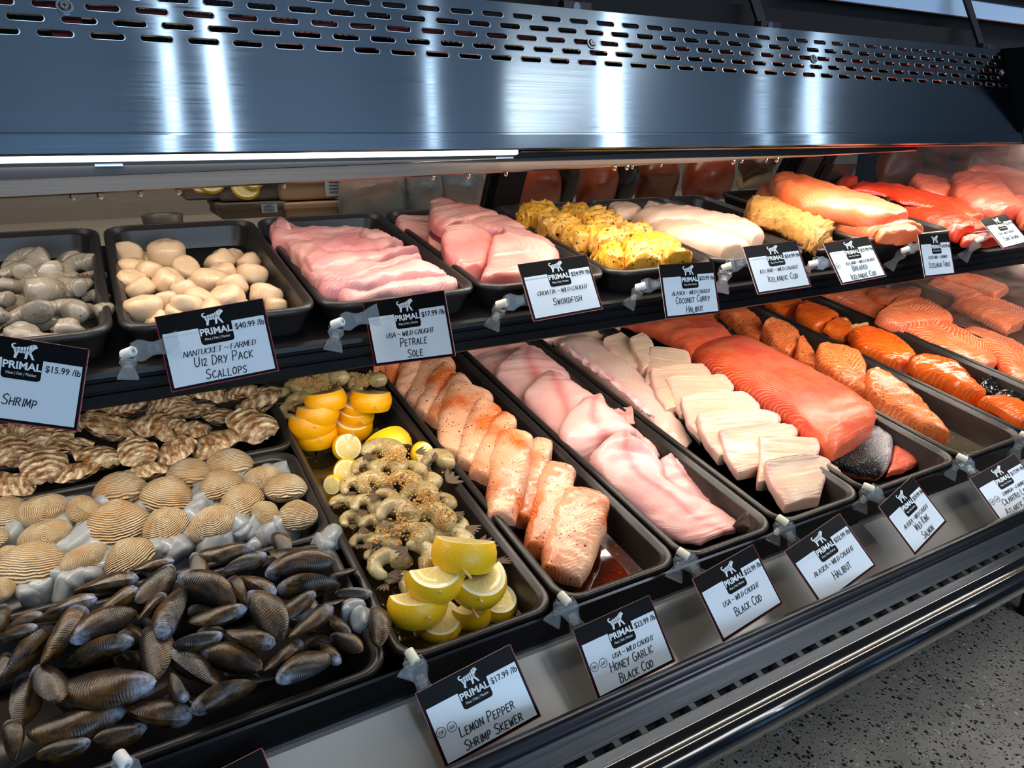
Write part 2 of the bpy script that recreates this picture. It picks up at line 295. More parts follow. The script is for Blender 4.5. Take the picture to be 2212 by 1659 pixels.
M['honey_sauce']=liquid('honey_marinade',P_(96,30,12),P_(52,18,10)); M['lemon_juice']=liquid('lemon_marinade',P_(46,38,18),P_(30,26,15)); M['olive']=liquid('cilantro_marinade',P_(70,56,28),P_(52,42,24)); M['orange_sauce']=liquid('orange_marinade',P_(150,50,10),P_(90,30,10))
# tags
M['tag_white']=simple('sign_paper',P_(226,232,238),.25,Coat_Weight=.4,Coat_Roughness=.1); M['tag_black']=simple('sign_black',P_(15,14,15),.4,Specular_IOR_Level=.1); M['tag_red']=simple('sign_red_edge',P_(150,32,40),.3); M['ink']=simple('marker_ink',P_(14,14,20),.5); M['tag_print']=simple('white_print',P_(235,240,244),.4)
M['ball']=simple('ivory_plastic',P_(232,226,204),.3,Subsurface_Weight=.2,Subsurface_Scale=.004); M['ball_white']=simple('white_plastic',P_(240,240,240),.3)
# ------------------------------------------------------------------ room shell (setting)
def slab_box(name,x0,x1,y0,y1,z0,z1,mat): return tag(MB().box(x0,x1,y0,y1,z0+H,z1+H).build(name,mat),None,None,None,'structure')
slab_box('floor',-5,7,-4.6,3.6,-1.40,-1.35,M['terrazzo'])
slab_box('ceiling',-5,7,-4.6,3.6,1.95,2.0,M['ceiling'])
slab_box('wall_back',-5,7,3.6,3.7,-1.35,1.95,simple('back_room_wall',srgb(70,72,76),.8))
slab_box('wall_left',-5.1,-5,-4.6,3.6,-1.35,1.95,M['wall']); slab_box('wall_right',7,7.1,-4.6,3.6,-1.35,1.95,M['wall'])
slab_box('wall_front',-5,7,-4.7,-4.6,-1.35,1.95,simple('front_wall',srgb(70,80,92),.8))
wm=emis('daylit_window',srgb(120,170,225),1.6)
for k,x in enumerate((-3.2,-1.9,-.5,.9,2.3,3.9,5.4)):
    w=tag(MB().box(x,x+.62,-4.6,-4.56,-.9+H,1.5+H).build('window_%d'%(k+1),wm),None,None,None,'structure')
    f=MB(); f.box(x-.05,x,-4.6,-4.53,-.95+H,1.55+H); f.box(x+.62,x+.67,-4.6,-4.53,-.95+H,1.55+H); f.box(x,x+.62,-4.6,-4.53,1.5+H,1.55+H); f.build('window_frame',M['case_black'],w)
# linear ceiling lamps whose reflections streak down the brushed hood
def lamp_for(px,py,width,power,z,y):
    P=Vector((0,0,0)); r=ray(px,py); k=.665/(r.y-.4355*r.z); P=r*k
    c=P.x/P.length; dy=y-P.y; dz=z-P.z; q=math.sqrt(dy*dy+dz*dz); dx=c*q/math.sqrt(max(1e-4,1-c*c)); return P.x+dx
lampm=emis('lamp_diffuser',(1,1,1,1),1)
for k,(pa,pb,wd,st) in enumerate(((300,392,.022,12),(443,482,.034,14),(904,926,.016,7),(1320,1297,.035,26),(1778,1724,.022,14),(1662,1618,.016,5))):
    ya,yb=-2.6,-.3; A=Vector((lamp_for(pa,110,0,0,1.55,ya),ya,0)); B=Vector((lamp_for(pb,280,0,0,1.55,yb),yb,0)); c=(A+B)/2; L=(B-A).length; d=B-A; ang=math.atan2(-d.x,d.y)
    t=tag(empty('pendant_lamp',Matrix.Translation((c.x,c.y,1.55+H))@Matrix.Rotation(ang,4,'Z')),'slim black linear pendant lamp hanging over the shop floor, %s along the row'%ORD[k],'lamp','pendant lamps over the shop floor')
    MB().box(-wd/2,wd/2,-L/2,L/2,0,.03).build('lamp_diffuser',emis('lamp_glow_%d'%k,srgb(235,245,255),st),t); MB().box(-wd/2-.006,wd/2+.006,-L/2-.006,L/2+.006,.03,.07).build('housing',M['case_black'],t)
    MB().tube((0,0,.07),(0,0,.39),.006).build('rod',M['case_black'],t)
# ------------------------------------------------------------------ the refrigerated display case
case=tag(empty('display_case',Matrix.Translation((0,.7,0))),'long refrigerated seafood display case with slotted stainless hood and black front rail','display case')
CM=Matrix.Translation((0,-.7,0))
X0,X1=-.60,1.315
def part(name,v,f,mat,smooth=False,uvd=None,parent=None):
    uv=[(p[0],p[2]*1.0+p[1]) for p in v]
    return mesh(name,v,f,mat,parent or case,CM if parent is None else None,smooth,uv)
def panel_pt(X,s,d=0.0):  # d = depth behind the panel face
    n=Vector((0,.1263,-.055)).normalized(); return (X,.665+.055*s+n.y*d,.1263*s+n.z*d+H)
# hood panel with pierced slots
PX0,PX1=-.60,1.315; PIT_=.0352; LEN=.0238; HS=.0205
def hood_panel():
    v=[];f=[];idx={}
    def V(x,s,d=0):
        k=(round(x,6),round(s,6),d)
        if k not in idx: idx[k]=len(v); v.append(panel_pt(x,s,d))
        return idx[k]
    rows=[.564+.0832*i for i in range(5)]; hb=.0416
    f.append((V(PX0,0),V(PX1,0),V(PX1,rows[0]-hb),V(PX0,rows[0]-hb)))
    f.append((V(PX0,rows[4]+hb),V(PX1,rows[4]+hb),V(PX1,1.0),V(PX0,1.0)))
    f.append((V(PX0,1.0),V(PX1,1.0),V(PX1,1.0,.012),V(PX0,1.0,.012)))
    rim=[];rimf=[]
    for i,s in enumerate(rows):
        x=.0957+(PIT_/2 if i%2 else 0); 
        while x-PIT_>PX0: x-=PIT_
        xs=PX0
        while x+PIT_/2<PX1:
            a,b=x-PIT_/2,x+PIT_/2
            if a>xs+1e-6 and a-xs<PIT_: f.append((V(xs,s-hb),V(a,s-hb),V(a,s+hb),V(xs,s+hb)))
            xs=b
            ol=[]; r=HS*.1378; n=6
            for k in range(n+1): t=-math.pi/2+math.pi*k/n; ol.append((x+LEN/2-r+r*math.cos(t),s+HS*math.sin(t)))
            for k in range(n+1): t=math.pi/2+math.pi*k/n; ol.append((x-LEN/2+r+r*math.cos(t),s+HS*math.sin(t)))
            o=[V(*p) for p in ol]; m=len(o)
            cr=[V(b,s-hb),V(b,s+hb),V(a,s+hb),V(a,s-hb)]
            f.append((cr[0],cr[1])+tuple(o[k] for k in range(n,-1,-1)))
            f.append((cr[1],cr[2],o[n+1],o[n])); f.append((cr[2],cr[3])+tuple(o[k] for k in range(m-1,n,-1))); f.append((cr[3],cr[0],o[0],o[m-1]))
            for k in range(m): # pierced edge
                p,q=ol[k],ol[(k+1)%m]; f.append((V(*p),V(*q),V(q[0],q[1],.0022),V(p[0],p[1],.0022)))
            # raised bright lip around the slot
            base=len(rim)
            for k in range(m):
                p=ol[k]; cxp=p[0]-x; cs=p[1]-s; L=math.hypot(cxp,cs*.1378)
                rim.append(panel_pt(p[0],p[1],-.0004)); rim.append(panel_pt(p[0]+cxp/L*.0009,p[1]+cs/L*.0009,-.0003))
            for k in range(m): rimf.append((base+2*k,base+2*k+1,base+2*((k+1)%m)+1,base+2*((k+1)%m)))
            x+=PIT_
        if xs<PX1: f.append((V(xs,s-hb),V(PX1,s-hb),V(PX1,s+hb),V(xs,s+hb)))
    part('hood_panel',v,f,M['steel']); o=part('slot_rims',rim,rimf,simple('slot_edge_steel',srgb(196,205,215),.3,1)); o['kind']='stuff'
hood_panel()
def profile_part(name,prof,mat,x0=X0,x1=X1,smooth=False,parent=None):
    v,f=loft_x(prof,x0,x1); return part(name,v,f,mat,smooth,parent=parent)
profile_part('hood_lip',[(.665,0),(.6635,-.0005),(.6628,-.002),(.658,-.0150),(.660,-.0168),(.700,-.0172)],M['steel'])
part('hood_lip_end',*loft_x([(.665,-.017),(.665,.0),(.72,.1263),(.76,.1263),(.76,-.017),(.665,-.017)],PX1,PX1+.02),M['case_black'])
e=MB(); e.box(PX1,PX1+.03,.662,.80,-.018+H,.128+H); e.build('hood_end_cap',M['case_black'],case,CM)
# coil behind the slots
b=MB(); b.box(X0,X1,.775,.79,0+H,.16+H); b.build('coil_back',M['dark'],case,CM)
for s in (.82,):
    p=panel_pt(0,s,.022); MB().tube((X0,p[1],p[2]),(X1,p[1],p[2]),.006,n=8).build('coil_tube',M['copper'],case,CM,True)
fm=MB(); x=X0
while x<X1: 
    a=panel_pt(x,.5,.030); b2=panel_pt(x,.95,.030); fm.add([(x,a[1],a[2]),(x,a[1]+.02,a[2]),(x,b2[1]+.02,b2[2]),(x,b2[1],b2[2])],[(0,1,2,3)]); x+=.006
o=fm.build('coil_fins',simple('coil_fin',srgb(44,34,28),.5,.5),case,CM); o['kind']='stuff'
for X in (-.0003,.494,.851,1.30): # brackets holding the panel, reddish through the slots
    v=[panel_pt(X-.012+dx*.022,s,.008) for s in (.45,.8) for dx in (0,1)]; part('coil_bracket',v,[(0,1,3,2)],M['copper'])
for X in (-.0003,.494,.851,1.30):
    c=Vector(panel_pt(X,.723)); n=Vector((0,-.1263,.055)).normalized(); sb=MB(); sb.tube(c-n*.002,c+n*.0012,.0062,.0060,16); sb.tube(c+n*.0012,c+n*.0028,.0044,.0030,14); so=sb.build('screw',M['screw'],case,CM)
    cr=MB(); u=Vector((1,0,0)); w=n.cross(u)
    for a,bv in((u,w),(w,u)):
        q=[c+n*.00285+a*sx*.0020+bv*sy*.0004 for sx,sy in((-1,-1),(1,-1),(1,1),(-1,1))]; cr.add(q,[(0,1,2,3)])
    cr.build('cross_slot',M['dark'],so)
# light strip, black channel, drip rail that sags a little to the left
profile_part('led_strip',[(.677,-.0160),(.6745,-.0176),(.6745,-.0212),(.681,-.0222)],M['led'],X0,.385)
profile_part('led_strip_trim',[(.676,-.0165),(.674,-.0182),(.679,-.0200),(.684,-.0195)],M['case_black'],.389,X1)
def sag_part(name,prof,mat,x0,x1):
    v,f=loft_x(prof,x0,x1,[x0+(x1-x0)*k/8 for k in range(9)]); v=[(p[0],p[1],p[2]+(.0265*(p[0]-1.1)*.72 if p[2]-H<-.0115 else 0)) for p in v]; return part(name,v,f,mat)
sag_part('light_channel',[(.686,-.005),(.686,-.0118),(.6985,-.0125)],M['case_black'],X0,1.1)
sag_part('drip_rail',[(.700,-.0120),(.6985,-.0130),(.6985,-.0255),(.7005,-.0270),(.706,-.0262),(.716,-.022)],M['drip'],X0,1.1)
for x in (.01,.375): 
    MB().box(x-.010,x+.010,.684,.691,-.0258+H,-.0238+H).build('channel_clip',M['screw'],case,CM)
# hangers over the hood, dark interior roof and the daylit canopy fascia
for X in (.4813,.7799,1.2766):
    h=MB(); c=panel_pt(X,1.0,.006); h.box(X-.012,X+.024,c[1]-.002,c[1]+.010,c[2],c[2]+.010); ho=h.build('hanger_foot',simple('hanger_foot',srgb(78,62,62),.4,.6),case,CM)
    h=MB(); h.add([(X-.020,c[1]+.05,c[2]+.10),(X-.002,c[1]+.05,c[2]+.10),(X+.008,c[1]+.006,c[2]+.008),(X-.008,c[1]+.006,c[2]+.008),(X-.020,c[1]+.054,c[2]+.10),(X-.002,c[1]+.054,c[2]+.10),(X+.008,c[1]+.010,c[2]+.008),(X-.008,c[1]+.010,c[2]+.008)],[(0,1,2,3),(4,7,6,5),(0,4,5,1),(1,5,6,2),(2,6,7,3),(3,7,4,0)]); h.build('hanger_strap',simple('hanger_strap',srgb(38,42,48),.4,.6),case,CM)
    MB().tube((X+.004,c[1]-.0035,c[2]+.005),(X+.004,c[1]-.001,c[2]+.005),.0045,n=12).build('screw',M['screw'],case,CM)
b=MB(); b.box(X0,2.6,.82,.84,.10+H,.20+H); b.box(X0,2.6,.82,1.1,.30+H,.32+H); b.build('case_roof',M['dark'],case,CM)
profile_part('canopy_fascia',[(.80,.1835),(.795,.184),(.800,.2105),(.815,.212)],simple('canopy_daylight_blue',srgb(178,200,226),.45),.9,2.8)  # whitish fascia with the blue of daylight painted into its colour
profile_part('canopy_trim',[(.799,.2108),(.797,.2125),(.81,.214)],M['case_black'],.9,2.8)
# shelf
a=TILT; sy,sz=.668,-.190
def dk(y,h): # point on tilted deck line through front edge
    return (sy+(y)*math.cos(a)-h*math.sin(a), sz+y*math.sin(a)+h*math.cos(a))
profile_part('shelf',[dk(.36,-.012),dk(.36,0),dk(.004,0),(.6665,-.1915),(.6655,-.1960),(.6675,-.1972),(.6675,-.1995),(.6652,-.2005),(.6650,-.2070),(.6672,-.2080),(.6672,-.2100),(.6648,-.2110),(.6646,-.2205),(.666,-.2222),(.690,-.2215),dk(.05,-.024),dk(.36,-.012)],M['shelf'],X0,1.60)
strip_m=profile_part('shelf_light',[(.694,-.2235),(.694,-.228),(.706,-.226),(.706,-.2215)],M['led'],X0,1.495)
# lower deck, back, upstand and ledge
q=[LOW.world((0,y,-.064))-Vector((0,0,H)) for y in (-.012,.64)]
profile_part('lower_deck',[(q[0].y,q[0].z),(q[1].y,q[1].z),(q[1].y+.005,-.25),(q[1].y+.02,-.25)],M['case_black'],X0,2.6)
profile_part('upstand',[(.466,-.470),(.463,-.4200),(.4615,-.4185),(.4595,-.4200),(.4575,-.4440),(.4560,-.4455)],M['rail'],X0,2.6)
profile_part('ledge',[(.4560,-.4458),(.452,-.4470),(.400,-.4950),(.372,-.4995),(.371,-.455)],M['steel_low'],X0,2.6)
profile_part('front_rail',[(.3712,-.470),(.3712,-.4385),(.3700,-.4358),(.3670,-.4342),(.3630,-.4338),(.3595,-.4355),(.3575,-.4385),(.3560,-.4400),(.3530,-.4402)],M['rail'],X0,2.6,True)
# return-air grille with real slots
gp=[(.3530,-.4402),(.3505,-.4412),(.3365,-.4455),(.3305,-.4468),(.3215,-.4478)]
v,f=loft_x(gp[:3],X0,2.6); part('grille_upper',v,f,M['grille'])
v,f=loft_x(gp[3:],X0,2.6); part('grille_lower',v,f,M['grille'])
f0,f1=gp[2],gp[3]; v=[];f=[]; x=X0
while x<2.6:
    n=len(v); xe=x+.0062
    v+=[(x,f0[0],f0[1]+H),(xe,f0[0],f0[1]+H),(xe,f1[0],f1[1]+H),(x,f1[0],f1[1]+H)]; f.append((n,n+1,n+2,n+3)); x+=.0258
# narrow the openings: top and bottom lips
def lerp2(p,q,t): return (p[0]+(q[0]-p[0])*t,p[1]+(q[1]-p[1])*t)
part('grille_bridges',v,f,M['grille'])['kind']='stuff'
profile_part('grille_web',[f0,lerp2(f0,f1,.06)],M['grille'],X0,2.6); profile_part('grille_web',[lerp2(f0,f1,.92),f1],M['grille'],X0,2.6)
profile_part('duct',[(.345,-.452),(.325,-.458)],M['dark'],X0,2.6)
bp=[(.3215,-.4478),(.3200,-.4476),(.3175,-.4484)]+[(.3065+.011*math.cos(t),-.4590+.011*math.sin(t)) for t in [math.radians(60+k*20) for k in range(9)]]+[(.300,-.472),(.312,-.480),(.33,-.482)]
profile_part('bumper',bp,simple('bumper_black',srgb(12,13,17),.14,Coat_Weight=.5),X0,2.6,True)
profile_part('case_front',[(.33,-.482),(.345,-.490),(.45,-.655),(.78,-1.16)],M['case_black'],X0,2.6); profile_part('kick_plate',[(.78,-1.16),(.90,-1.20),(.90,-1.3499)],M['dark'],X0,2.6)
for X in (.2,2.2): MB().tube((X,.80,-1.3495+H),(X,.80,-1.17+H),.022,.018).build('foot',M['case_black'],case,CM)
b=MB(); b.box(X0,2.6,1.12,1.14,-1.345+H,-.20+H); b.build('case_back',M['case_black'],case,CM)
# rear sliding doors: leaning frames and glass
def lean_box(name,x0,x1,y,z0,z1,lean,th,mat):
    v=[(x,y+dy-(z-z0)*lean,z+H) for z in (z0,z1) for dy in (0,th) for x in (x0,x1)]
    return part(name,v,[(0,2,3,1),(4,5,7,6),(0,1,5,4),(2,6,7,3),(0,4,6,2),(1,3,7,5)],mat)
LN=.5; zb=-.135; ybk=1.045
lean_box('rear_bottom_frame',X0,1.7,ybk-.004,zb-.06,zb-.008,LN*0,.03,M['bronze'])
for nm,x0,x1,mt in (('rear_mullion',.522,.535,M['case_black']),('rear_mullion',.537,.585,M['bronze']),('rear_mullion',1.165,1.205,M['case_black']),('rear_mullion',1.215,1.262,M['bracket']),('rear_mullion',1.268,1.30,M['bronze']),('rear_mullion',-.165,-.125,M['case_black'])):
    lean_box(nm,x0,x1,ybk-.006,zb-.01,.02,LN,.016,mt)
br=lean_box('rear_bracket',1.275,1.345,ybk-.045,zb+.02,zb+.075,LN,.02,M['bracket'])
for x0,x1 in ((-.60,-.165),(-.125,.522),(.585,1.165),(1.30,1.7)):
    lean_box('rear_door_pane',x0,x1,ybk,zb-.008,.03,LN,.004,M['glass'])
# fogged end divider
part('end_divider',[(1.50,y,z+H) for y,z in((.50,-.42),(1.05,-.335),(1.0,.0),(.68,-.02),(.66,-.10))]+[(1.506,y,z+H) for y,z in((.50,-.42),(1.05,-.335),(1.0,.0),(.68,-.02),(.66,-.10))],[(0,1,2,3,4),(9,8,7,6,5)]+[(k,(k+1)%5,5+(k+1)%5,5+k) for k in range(5)],M['fog'])
# water drops under the drip rail
rr=random.Random(3)
for k,x in enumerate((.30,.34,.385,.53,.548,.556,.60,.72,.735,.78,.80,-.02,.0,.03,.06,.15)):
    dz=.0265*(x-1.1)*.72; r=.0018+.0012*rr.random(); v=[];nr=8;nu=7
    for i in range(nu):
        t=math.pi*i/(nu-1)
        for j in range(nr): s=2*math.pi*j/nr; v.append((x+r*math.sin(t)*math.cos(s),.701+r*math.sin(t)*math.sin(s),-.0275+dz-.0008+r*1.3*math.cos(t)+H))
    mesh('water_drop',v,grid_faces(nu,nr,True),M['drop'],case,CM)
# ------------------------------------------------------------------ trays
def rrect(x0,x1,y0,y1,r,n=6):
    p=[]
    for cx,cy,a in((x1-r,y0+r,-90),(x1-r,y1-r,0),(x0+r,y1-r,90),(x0+r,y0+r,180)):
        for k in range(n+1): t=math.radians(a+90*k/n); p.append((cx+r*math.cos(t),cy+r*math.sin(t)))
    return p
def tray(fr,x0,x1,y0,y1,D,label,lift=0,corner=.026):
    w=x1-x0; l=y1-y0
    root=tag(empty('display_tray',fr.mat((x0,y0,lift))),label,'tray','black display trays')
    def rings(spec):
        v=[];n=0
        for ins,z in spec:
            r=rrect(ins,w-ins,ins,l-ins,max(.004,corner-ins*.6)); n=len(r); v+=[(x,y,z) for x,y in r]
        return v,n
    v,n=rings([(.0030,-.008),(.009,-.022),(.0145,-D+.006),(.019,-D),(.0215,-D+.0035),(.0185,-D+.008),(.0135,-.020),(.0105,-.0055)])
    f=[(i*n+j,i*n+(j+1)%n,(i+1)*n+(j+1)%n,(i+1)*n+j) for i in range(7) if i!=3 for j in range(n)]
    f+=[tuple(range(3*n+n-1,3*n-1,-1)),tuple(range(4*n,5*n))]+[(4*n+j,4*n+(j+1)%n,5*n+(j+1)%n,5*n+j) for j in range(0)]
    mesh('body',v,f,M['tray'],root)
    v,n=rings([(.0030,-.008),(.0005,-.0068),(0,-.0035),(.0012,-.0008),(.0035,0),(.0062,-.0005),(.0075,-.0028),(.0092,-.0032),(.0105,-.0055)])
    mesh('rim',v,[(i*n+j,i*n+(j+1)%n,(i+1)*n+(j+1)%n,(i+1)*n+j) for i in range(8) for j in range(n)],M['tray'],root); return root
LD=.058; UD=.046
G=.0022
for x0,x1,y0,y1,lb in ((-.36,.152,.0,.183,'black tray heaped with mussels along the front'),(-.36,.158,.188,.366,'black tray of clams bedded on ice'),(-.36,.166,.372,.545,'black tray of oysters behind the clams')):
    tray(LOW,x0,x1,y0,y1,LD,lb)
for x0,x1,lb in ((.1575,.3205,'long black tray of shrimp skewers and lemons'),(.3250,.4755,'long black tray of spiced cod strips in brown marinade'),(.4810,.6215,'long black tray of pink cod fillets'),(.6270,.7775,'long black tray of white halibut portions'),(.7830,.9845,'long black tray holding the big red salmon side'),(.9900,1.1560,'long black tray of herbed salmon with an empty front end'),(1.1615,1.3440,'long black tray of glossy orange marinated salmon'),(1.3500,1.4940,'long black tray of striped salmon fillets by the fogged glass'),(1.5120,1.70,'black tray of salmon pieces behind the fogged glass')):
    tray(LOW,x0,x1,.0,.62,LD,lb)
LY=.327
for x0,x1,lb in ((-.180,-.0085,'black tray of grey peeled shrimp on the upper shelf'),(-.0045,.1675,'black tray of scallops on the upper shelf'),(.1705,.3415,'black tray of pink sole fillets on the upper shelf'),(.3450,.5150,'black tray of swordfish steaks on the upper shelf'),(.5185,.6870,'black tray of yellow curry fish on the upper shelf'),(.6905,.8640,'black tray of pale cod fillets on the upper shelf'),(.8670,.9560,'black tray of breaded fish on the upper shelf'),(1.197,1.42,'black tray of bright red salmon sides on the upper shelf'),(1.515,1.75,'black tray of dull salmon behind the fogged glass on the upper shelf')):
    tray(UP,x0,x1,0,LY,UD,lb)
tray(UP,.9600,1.193,-.010,LY-.03,UD,'black tray of long orange trout fillets, set proud of its neighbours',.012)
# ------------------------------------------------------------------ fillet loft
def crm(P,t):
    n=len(P)-1; x=t*n; i=min(int(x),n-1); u=x-i
    p0=P[max(i-1,0)];p1=P[i];p2=P[i+1];p3=P[min(i+2,n)]
    return p1*1.0+((p2-p0)*(.5*u))+((p0*2-p1*5+p2*4-p3)*(.5*u*u))+((p1*3-p0-p2*3+p3)*(.5*u**3))
TKN={'black_cod_flesh':(.60,4.2,13),'halibut_flesh':(.66,6,16),'halibut_fillet_flesh':(.8,3,8),'sole_flesh':(.72,3.6,10),'king_salmon_flesh':(.85,4,16),'cilantro_salmon_flesh':(.9,4.5,14),'marinated_salmon_flesh':(.85,3.6,12),'atlantic_salmon_flesh':(.8,3.6,12),'honey_cod_flesh':(.9,2.8,7),'steelhead_flesh':(.85,2.8,9),'sockeye_flesh':(.85,3,9),'swordfish_flesh':(.85,4.5,14),'cod_flesh':(.85,3,9)}
def slab(name,label,cat,fr,C,secs,mat,group=None,n=3.0,tb=.4,amp=.0022,fq=62,em=8,nu=64,nt=36,ridge=.0004,rk=15,skin=None,sag=0,edge=0,seed=None):
    """sections: (x1,y1,x2,y2,h,t) or (x1,y1,x2,y2,h1,h2,t) in crop pixels; h = height over the tray rim plane"""
    tk,n_,e_=TKN.get(mat.name,(1,n,em)); n=max(n,n_); em=max(em,e_)
    L=[];Rr=[];T=[]
    for s in secs:
        if len(s)==6: s=s[:5]+(s[4],s[5])
        L.append(fr.at(*C(s[0],s[1]),s[4])); Rr.append(fr.at(*C(s[2],s[3]),s[5])); T.append(Vector((s[6]*tk,0,0)))
    v=[];uv=[];sd=Vector((R_.random()*50,R_.random()*50,3)) if seed is None else Vector((seed,seed*2,seed))
    for i in range(nu):
        u=.5-.5*math.cos(math.pi*i/(nu-1)); l=crm(L,u); r=crm(Rr,u); t=crm(T,u).x; e=max(0,1-abs(2*u-1)**em)**(1/em)
        if i in(0,nu-1): e=.10
        for j in range(nt):
            th=2*math.pi*j/nt; c,s=math.cos(th),math.sin(th)
            sx=math.copysign(abs(c)**(2/n),c); sz=math.copysign(abs(s)**(2/n),s)
            p=l.lerp(r,.5-.5*sx)
            z=t*sz*e if s>=0 else t*tb*sz*e
            z+=sag*(1-sx*sx)
            if s>0: z+=ridge*math.sin(6.283*(u*rk+abs(sx)*1.6+noise.noise(Vector((u*5,sx*2,sd.x)))*1.2))*min(1,s*2)
            q=Vector((p.x,p.y,p.z+z))
            d=noise.fractal(q*fq+sd,1.0,2.0,3)*amp
            q.z+=d*1.4; q.x+=noise.noise(q*fq*.7+sd*2)*(amp*.8+edge); q.y+=noise.noise(q*fq*.7-sd)*(amp*.8+edge)
            v.append(q); uv.append((u,(.5-.5*sx) if s>=0 else .5-.5*sx))
    c=sum(v,Vector())/len(v); c.z=min(p.z for p in v)
    v=[p-c for p in v]
    topf=[];botf=[]
    for i in range(nu-1):
        for j in range(nt):
            q=(i*nt+j,i*nt+(j+1)%nt,(i+1)*nt+(j+1)%nt,(i+1)*nt+j)
            (botf if (skin and j>=nt/2) else topf).append(q)
    for i,rev in((0,1),(nu-1,0)):
        ring=[i*nt+j for j in range(nt)]; topf.append(tuple(ring[::-1]) if rev else tuple(ring))
    o=mesh(name,v,topf,mat,None,fr.mat(c),True,uv)
    if skin:
        used=sorted({k for q in botf for k in q}); mp={k:i for i,k in enumerate(used)}
        mesh('skin',[v[k] for k in used],[tuple(mp[k] for k in q) for q in botf],skin,o,None,True,[uv[k] for k in used])
    return tag(o,label,cat,group)
def strip_secs(x0,y0,x1,y1,w0,w1,h0,h1,t,bend=0,k=5,taper=.6):
    """a strip from (x0,y0) to (x1,y1) in crop pixels with widths w0..w1"""
    d=Vector((x1-x0,y1-y0)); L=d.length; d/=L; n=Vector((-d.y,d.x)); o=[]
    for i in range(k):
        u=i/(k-1); c=Vector((x0,y0)).lerp(Vector((x1,y1)),u)+n*(bend*4*u*(1-u)); w=(w0+(w1-w0)*u)*.5*(1-(abs(2*u-1)**4)*(1-taper))
        a=c-n*w; b=c+n*w; o.append((a.x,a.y,b.x,b.y,h0+(h1-h0)*u,t))
    return o
# ------------------------------------------------------------------ shell, shrimp, scallop, ice and lemon prototypes (mesh data shared by copies)
def proto(name,v,f,mat,uv=None):
    o=mesh(name,v,f,mat,None,None,True,uv); me=o.data; bpy.data.objects.remove(o); return me
def valve_mussel(sign,seed):
    nu,nv=22,15; v=[]
    for i in range(nu):
        u=i/(nu-1); w=.265*(max(0,math.sin(math.pi*min(1,u**.72)))**.62)*(.62+.5*u) if 0<u<1 else 0.0
        if u==0: w=.03
        T=.175*(max(0,math.sin(math.pi*u**.68))**.7)*(1.08-.35*u)
        yc=.05*math.sin(math.pi*u)
        for j in range(nv):
            s=2*j/(nv-1)-1; z=T*max(0,1-abs(s)**1.9)**.74
            p=Vector((u-.5,yc+w*s,z)); d=noise.noise(p*5+Vector((seed,0,0)))*.012*(1-abs(s)**4)
            v.append((p.x,p.y,(p.z+d)*sign))
    f=grid_faces(nu,nv); return v,[q if sign<0 else q[::-1] for q in f]
MUS=[(proto('valve',*valve_mussel(1,k),M['mussel']),proto('valve',*valve_mussel(-1,k),M['mussel'])) for k in range(4)]
def valve_clam(sign,seed):
    nr,na=16,44; v=[]; um=Vector((0,.42,0))
    for i in range(nr+1):
        r=i/nr
        for j in range(na):
            t=2*math.pi*j/na; R=.5*(1+.10*math.cos(t-math.radians(90))*-1+.05*math.cos(2*t)); 
            ex=R*math.cos(t)*1.0; ey=R*math.sin(t)*.84
            k=max(0,math.cos(t-math.pi/2))**10; ey+=.05*k
            c=Vector((0,.12)); x=c.x+(ex-c.x)*r; y=c.y+(ey-c.y)*r
            z=.30*max(0,1-r**2.3)**.62*(1+.35*max(0,y)) 
            d=(Vector((x,y,0))-um).length; z+=.0022*math.sin(d*150+noise.noise(Vector((x*3,y*3,seed)))*2)*(1-r**8)+noise.noise(Vector((x*4,y*4,seed)))*.008
            v.append((x,y,z*sign))
    return v,grid_faces(nr+1,na,True) if sign<0 else [q[::-1] for q in grid_faces(nr+1,na,True)]
CLM=[(proto('valve',*valve_clam(1,k),M['clam']),proto('valve',*valve_clam(-1,k),M['clam'])) for k in range(3)]
def valve_oyster(sign,seed):
    nr,na=18,48; v=[]; rs=random.Random(seed); ph=[rs.random()*6.28 for _ in range(6)]
    for i in range(nr+1):
        r=i/nr
        for j in range(na):
            t=2*math.pi*j/na; wob=sum(math.cos((k+2)*t+ph[k])*.045/(1+.5*k) for k in range(5))+.02*math.sin(13*t+ph[5])
            nar=1-.38*max(0,-math.sin(t))**2
            R=.5*(1+wob)*nar*(.94 if sign<0 else 1); x=R*math.cos(t)*.8*r; y=(R*math.sin(t)*1.05)*r-.05*(1-r)
            d=math.hypot(x,y+.45); lay=d*7+noise.noise(Vector((x*3,y*3,seed)))*1.1; st=(lay-math.floor(lay))
            z=.15*max(0,1-r**1.8)+.005*(1-st)*(.4+r)+noise.fractal(Vector((x*6,y*6,seed)),1,2,4)*.045
            if r>.85: z+=.05*math.sin(9*t+ph[1])*(r-.85)/.15*.5
            v.append((x,y,(z*sign if sign>0 else -(.22*max(0,1-r**2.2)+.02*(1-st)) )))
    return v,grid_faces(nr+1,na,True) if sign<0 else [q[::-1] for q in grid_faces(nr+1,na,True)]
OYS=[(proto('valve',*valve_oyster(1,k),M['oyster']),proto('valve',*valve_oyster(-1,k),M['oyster'])) for k in range(6)]
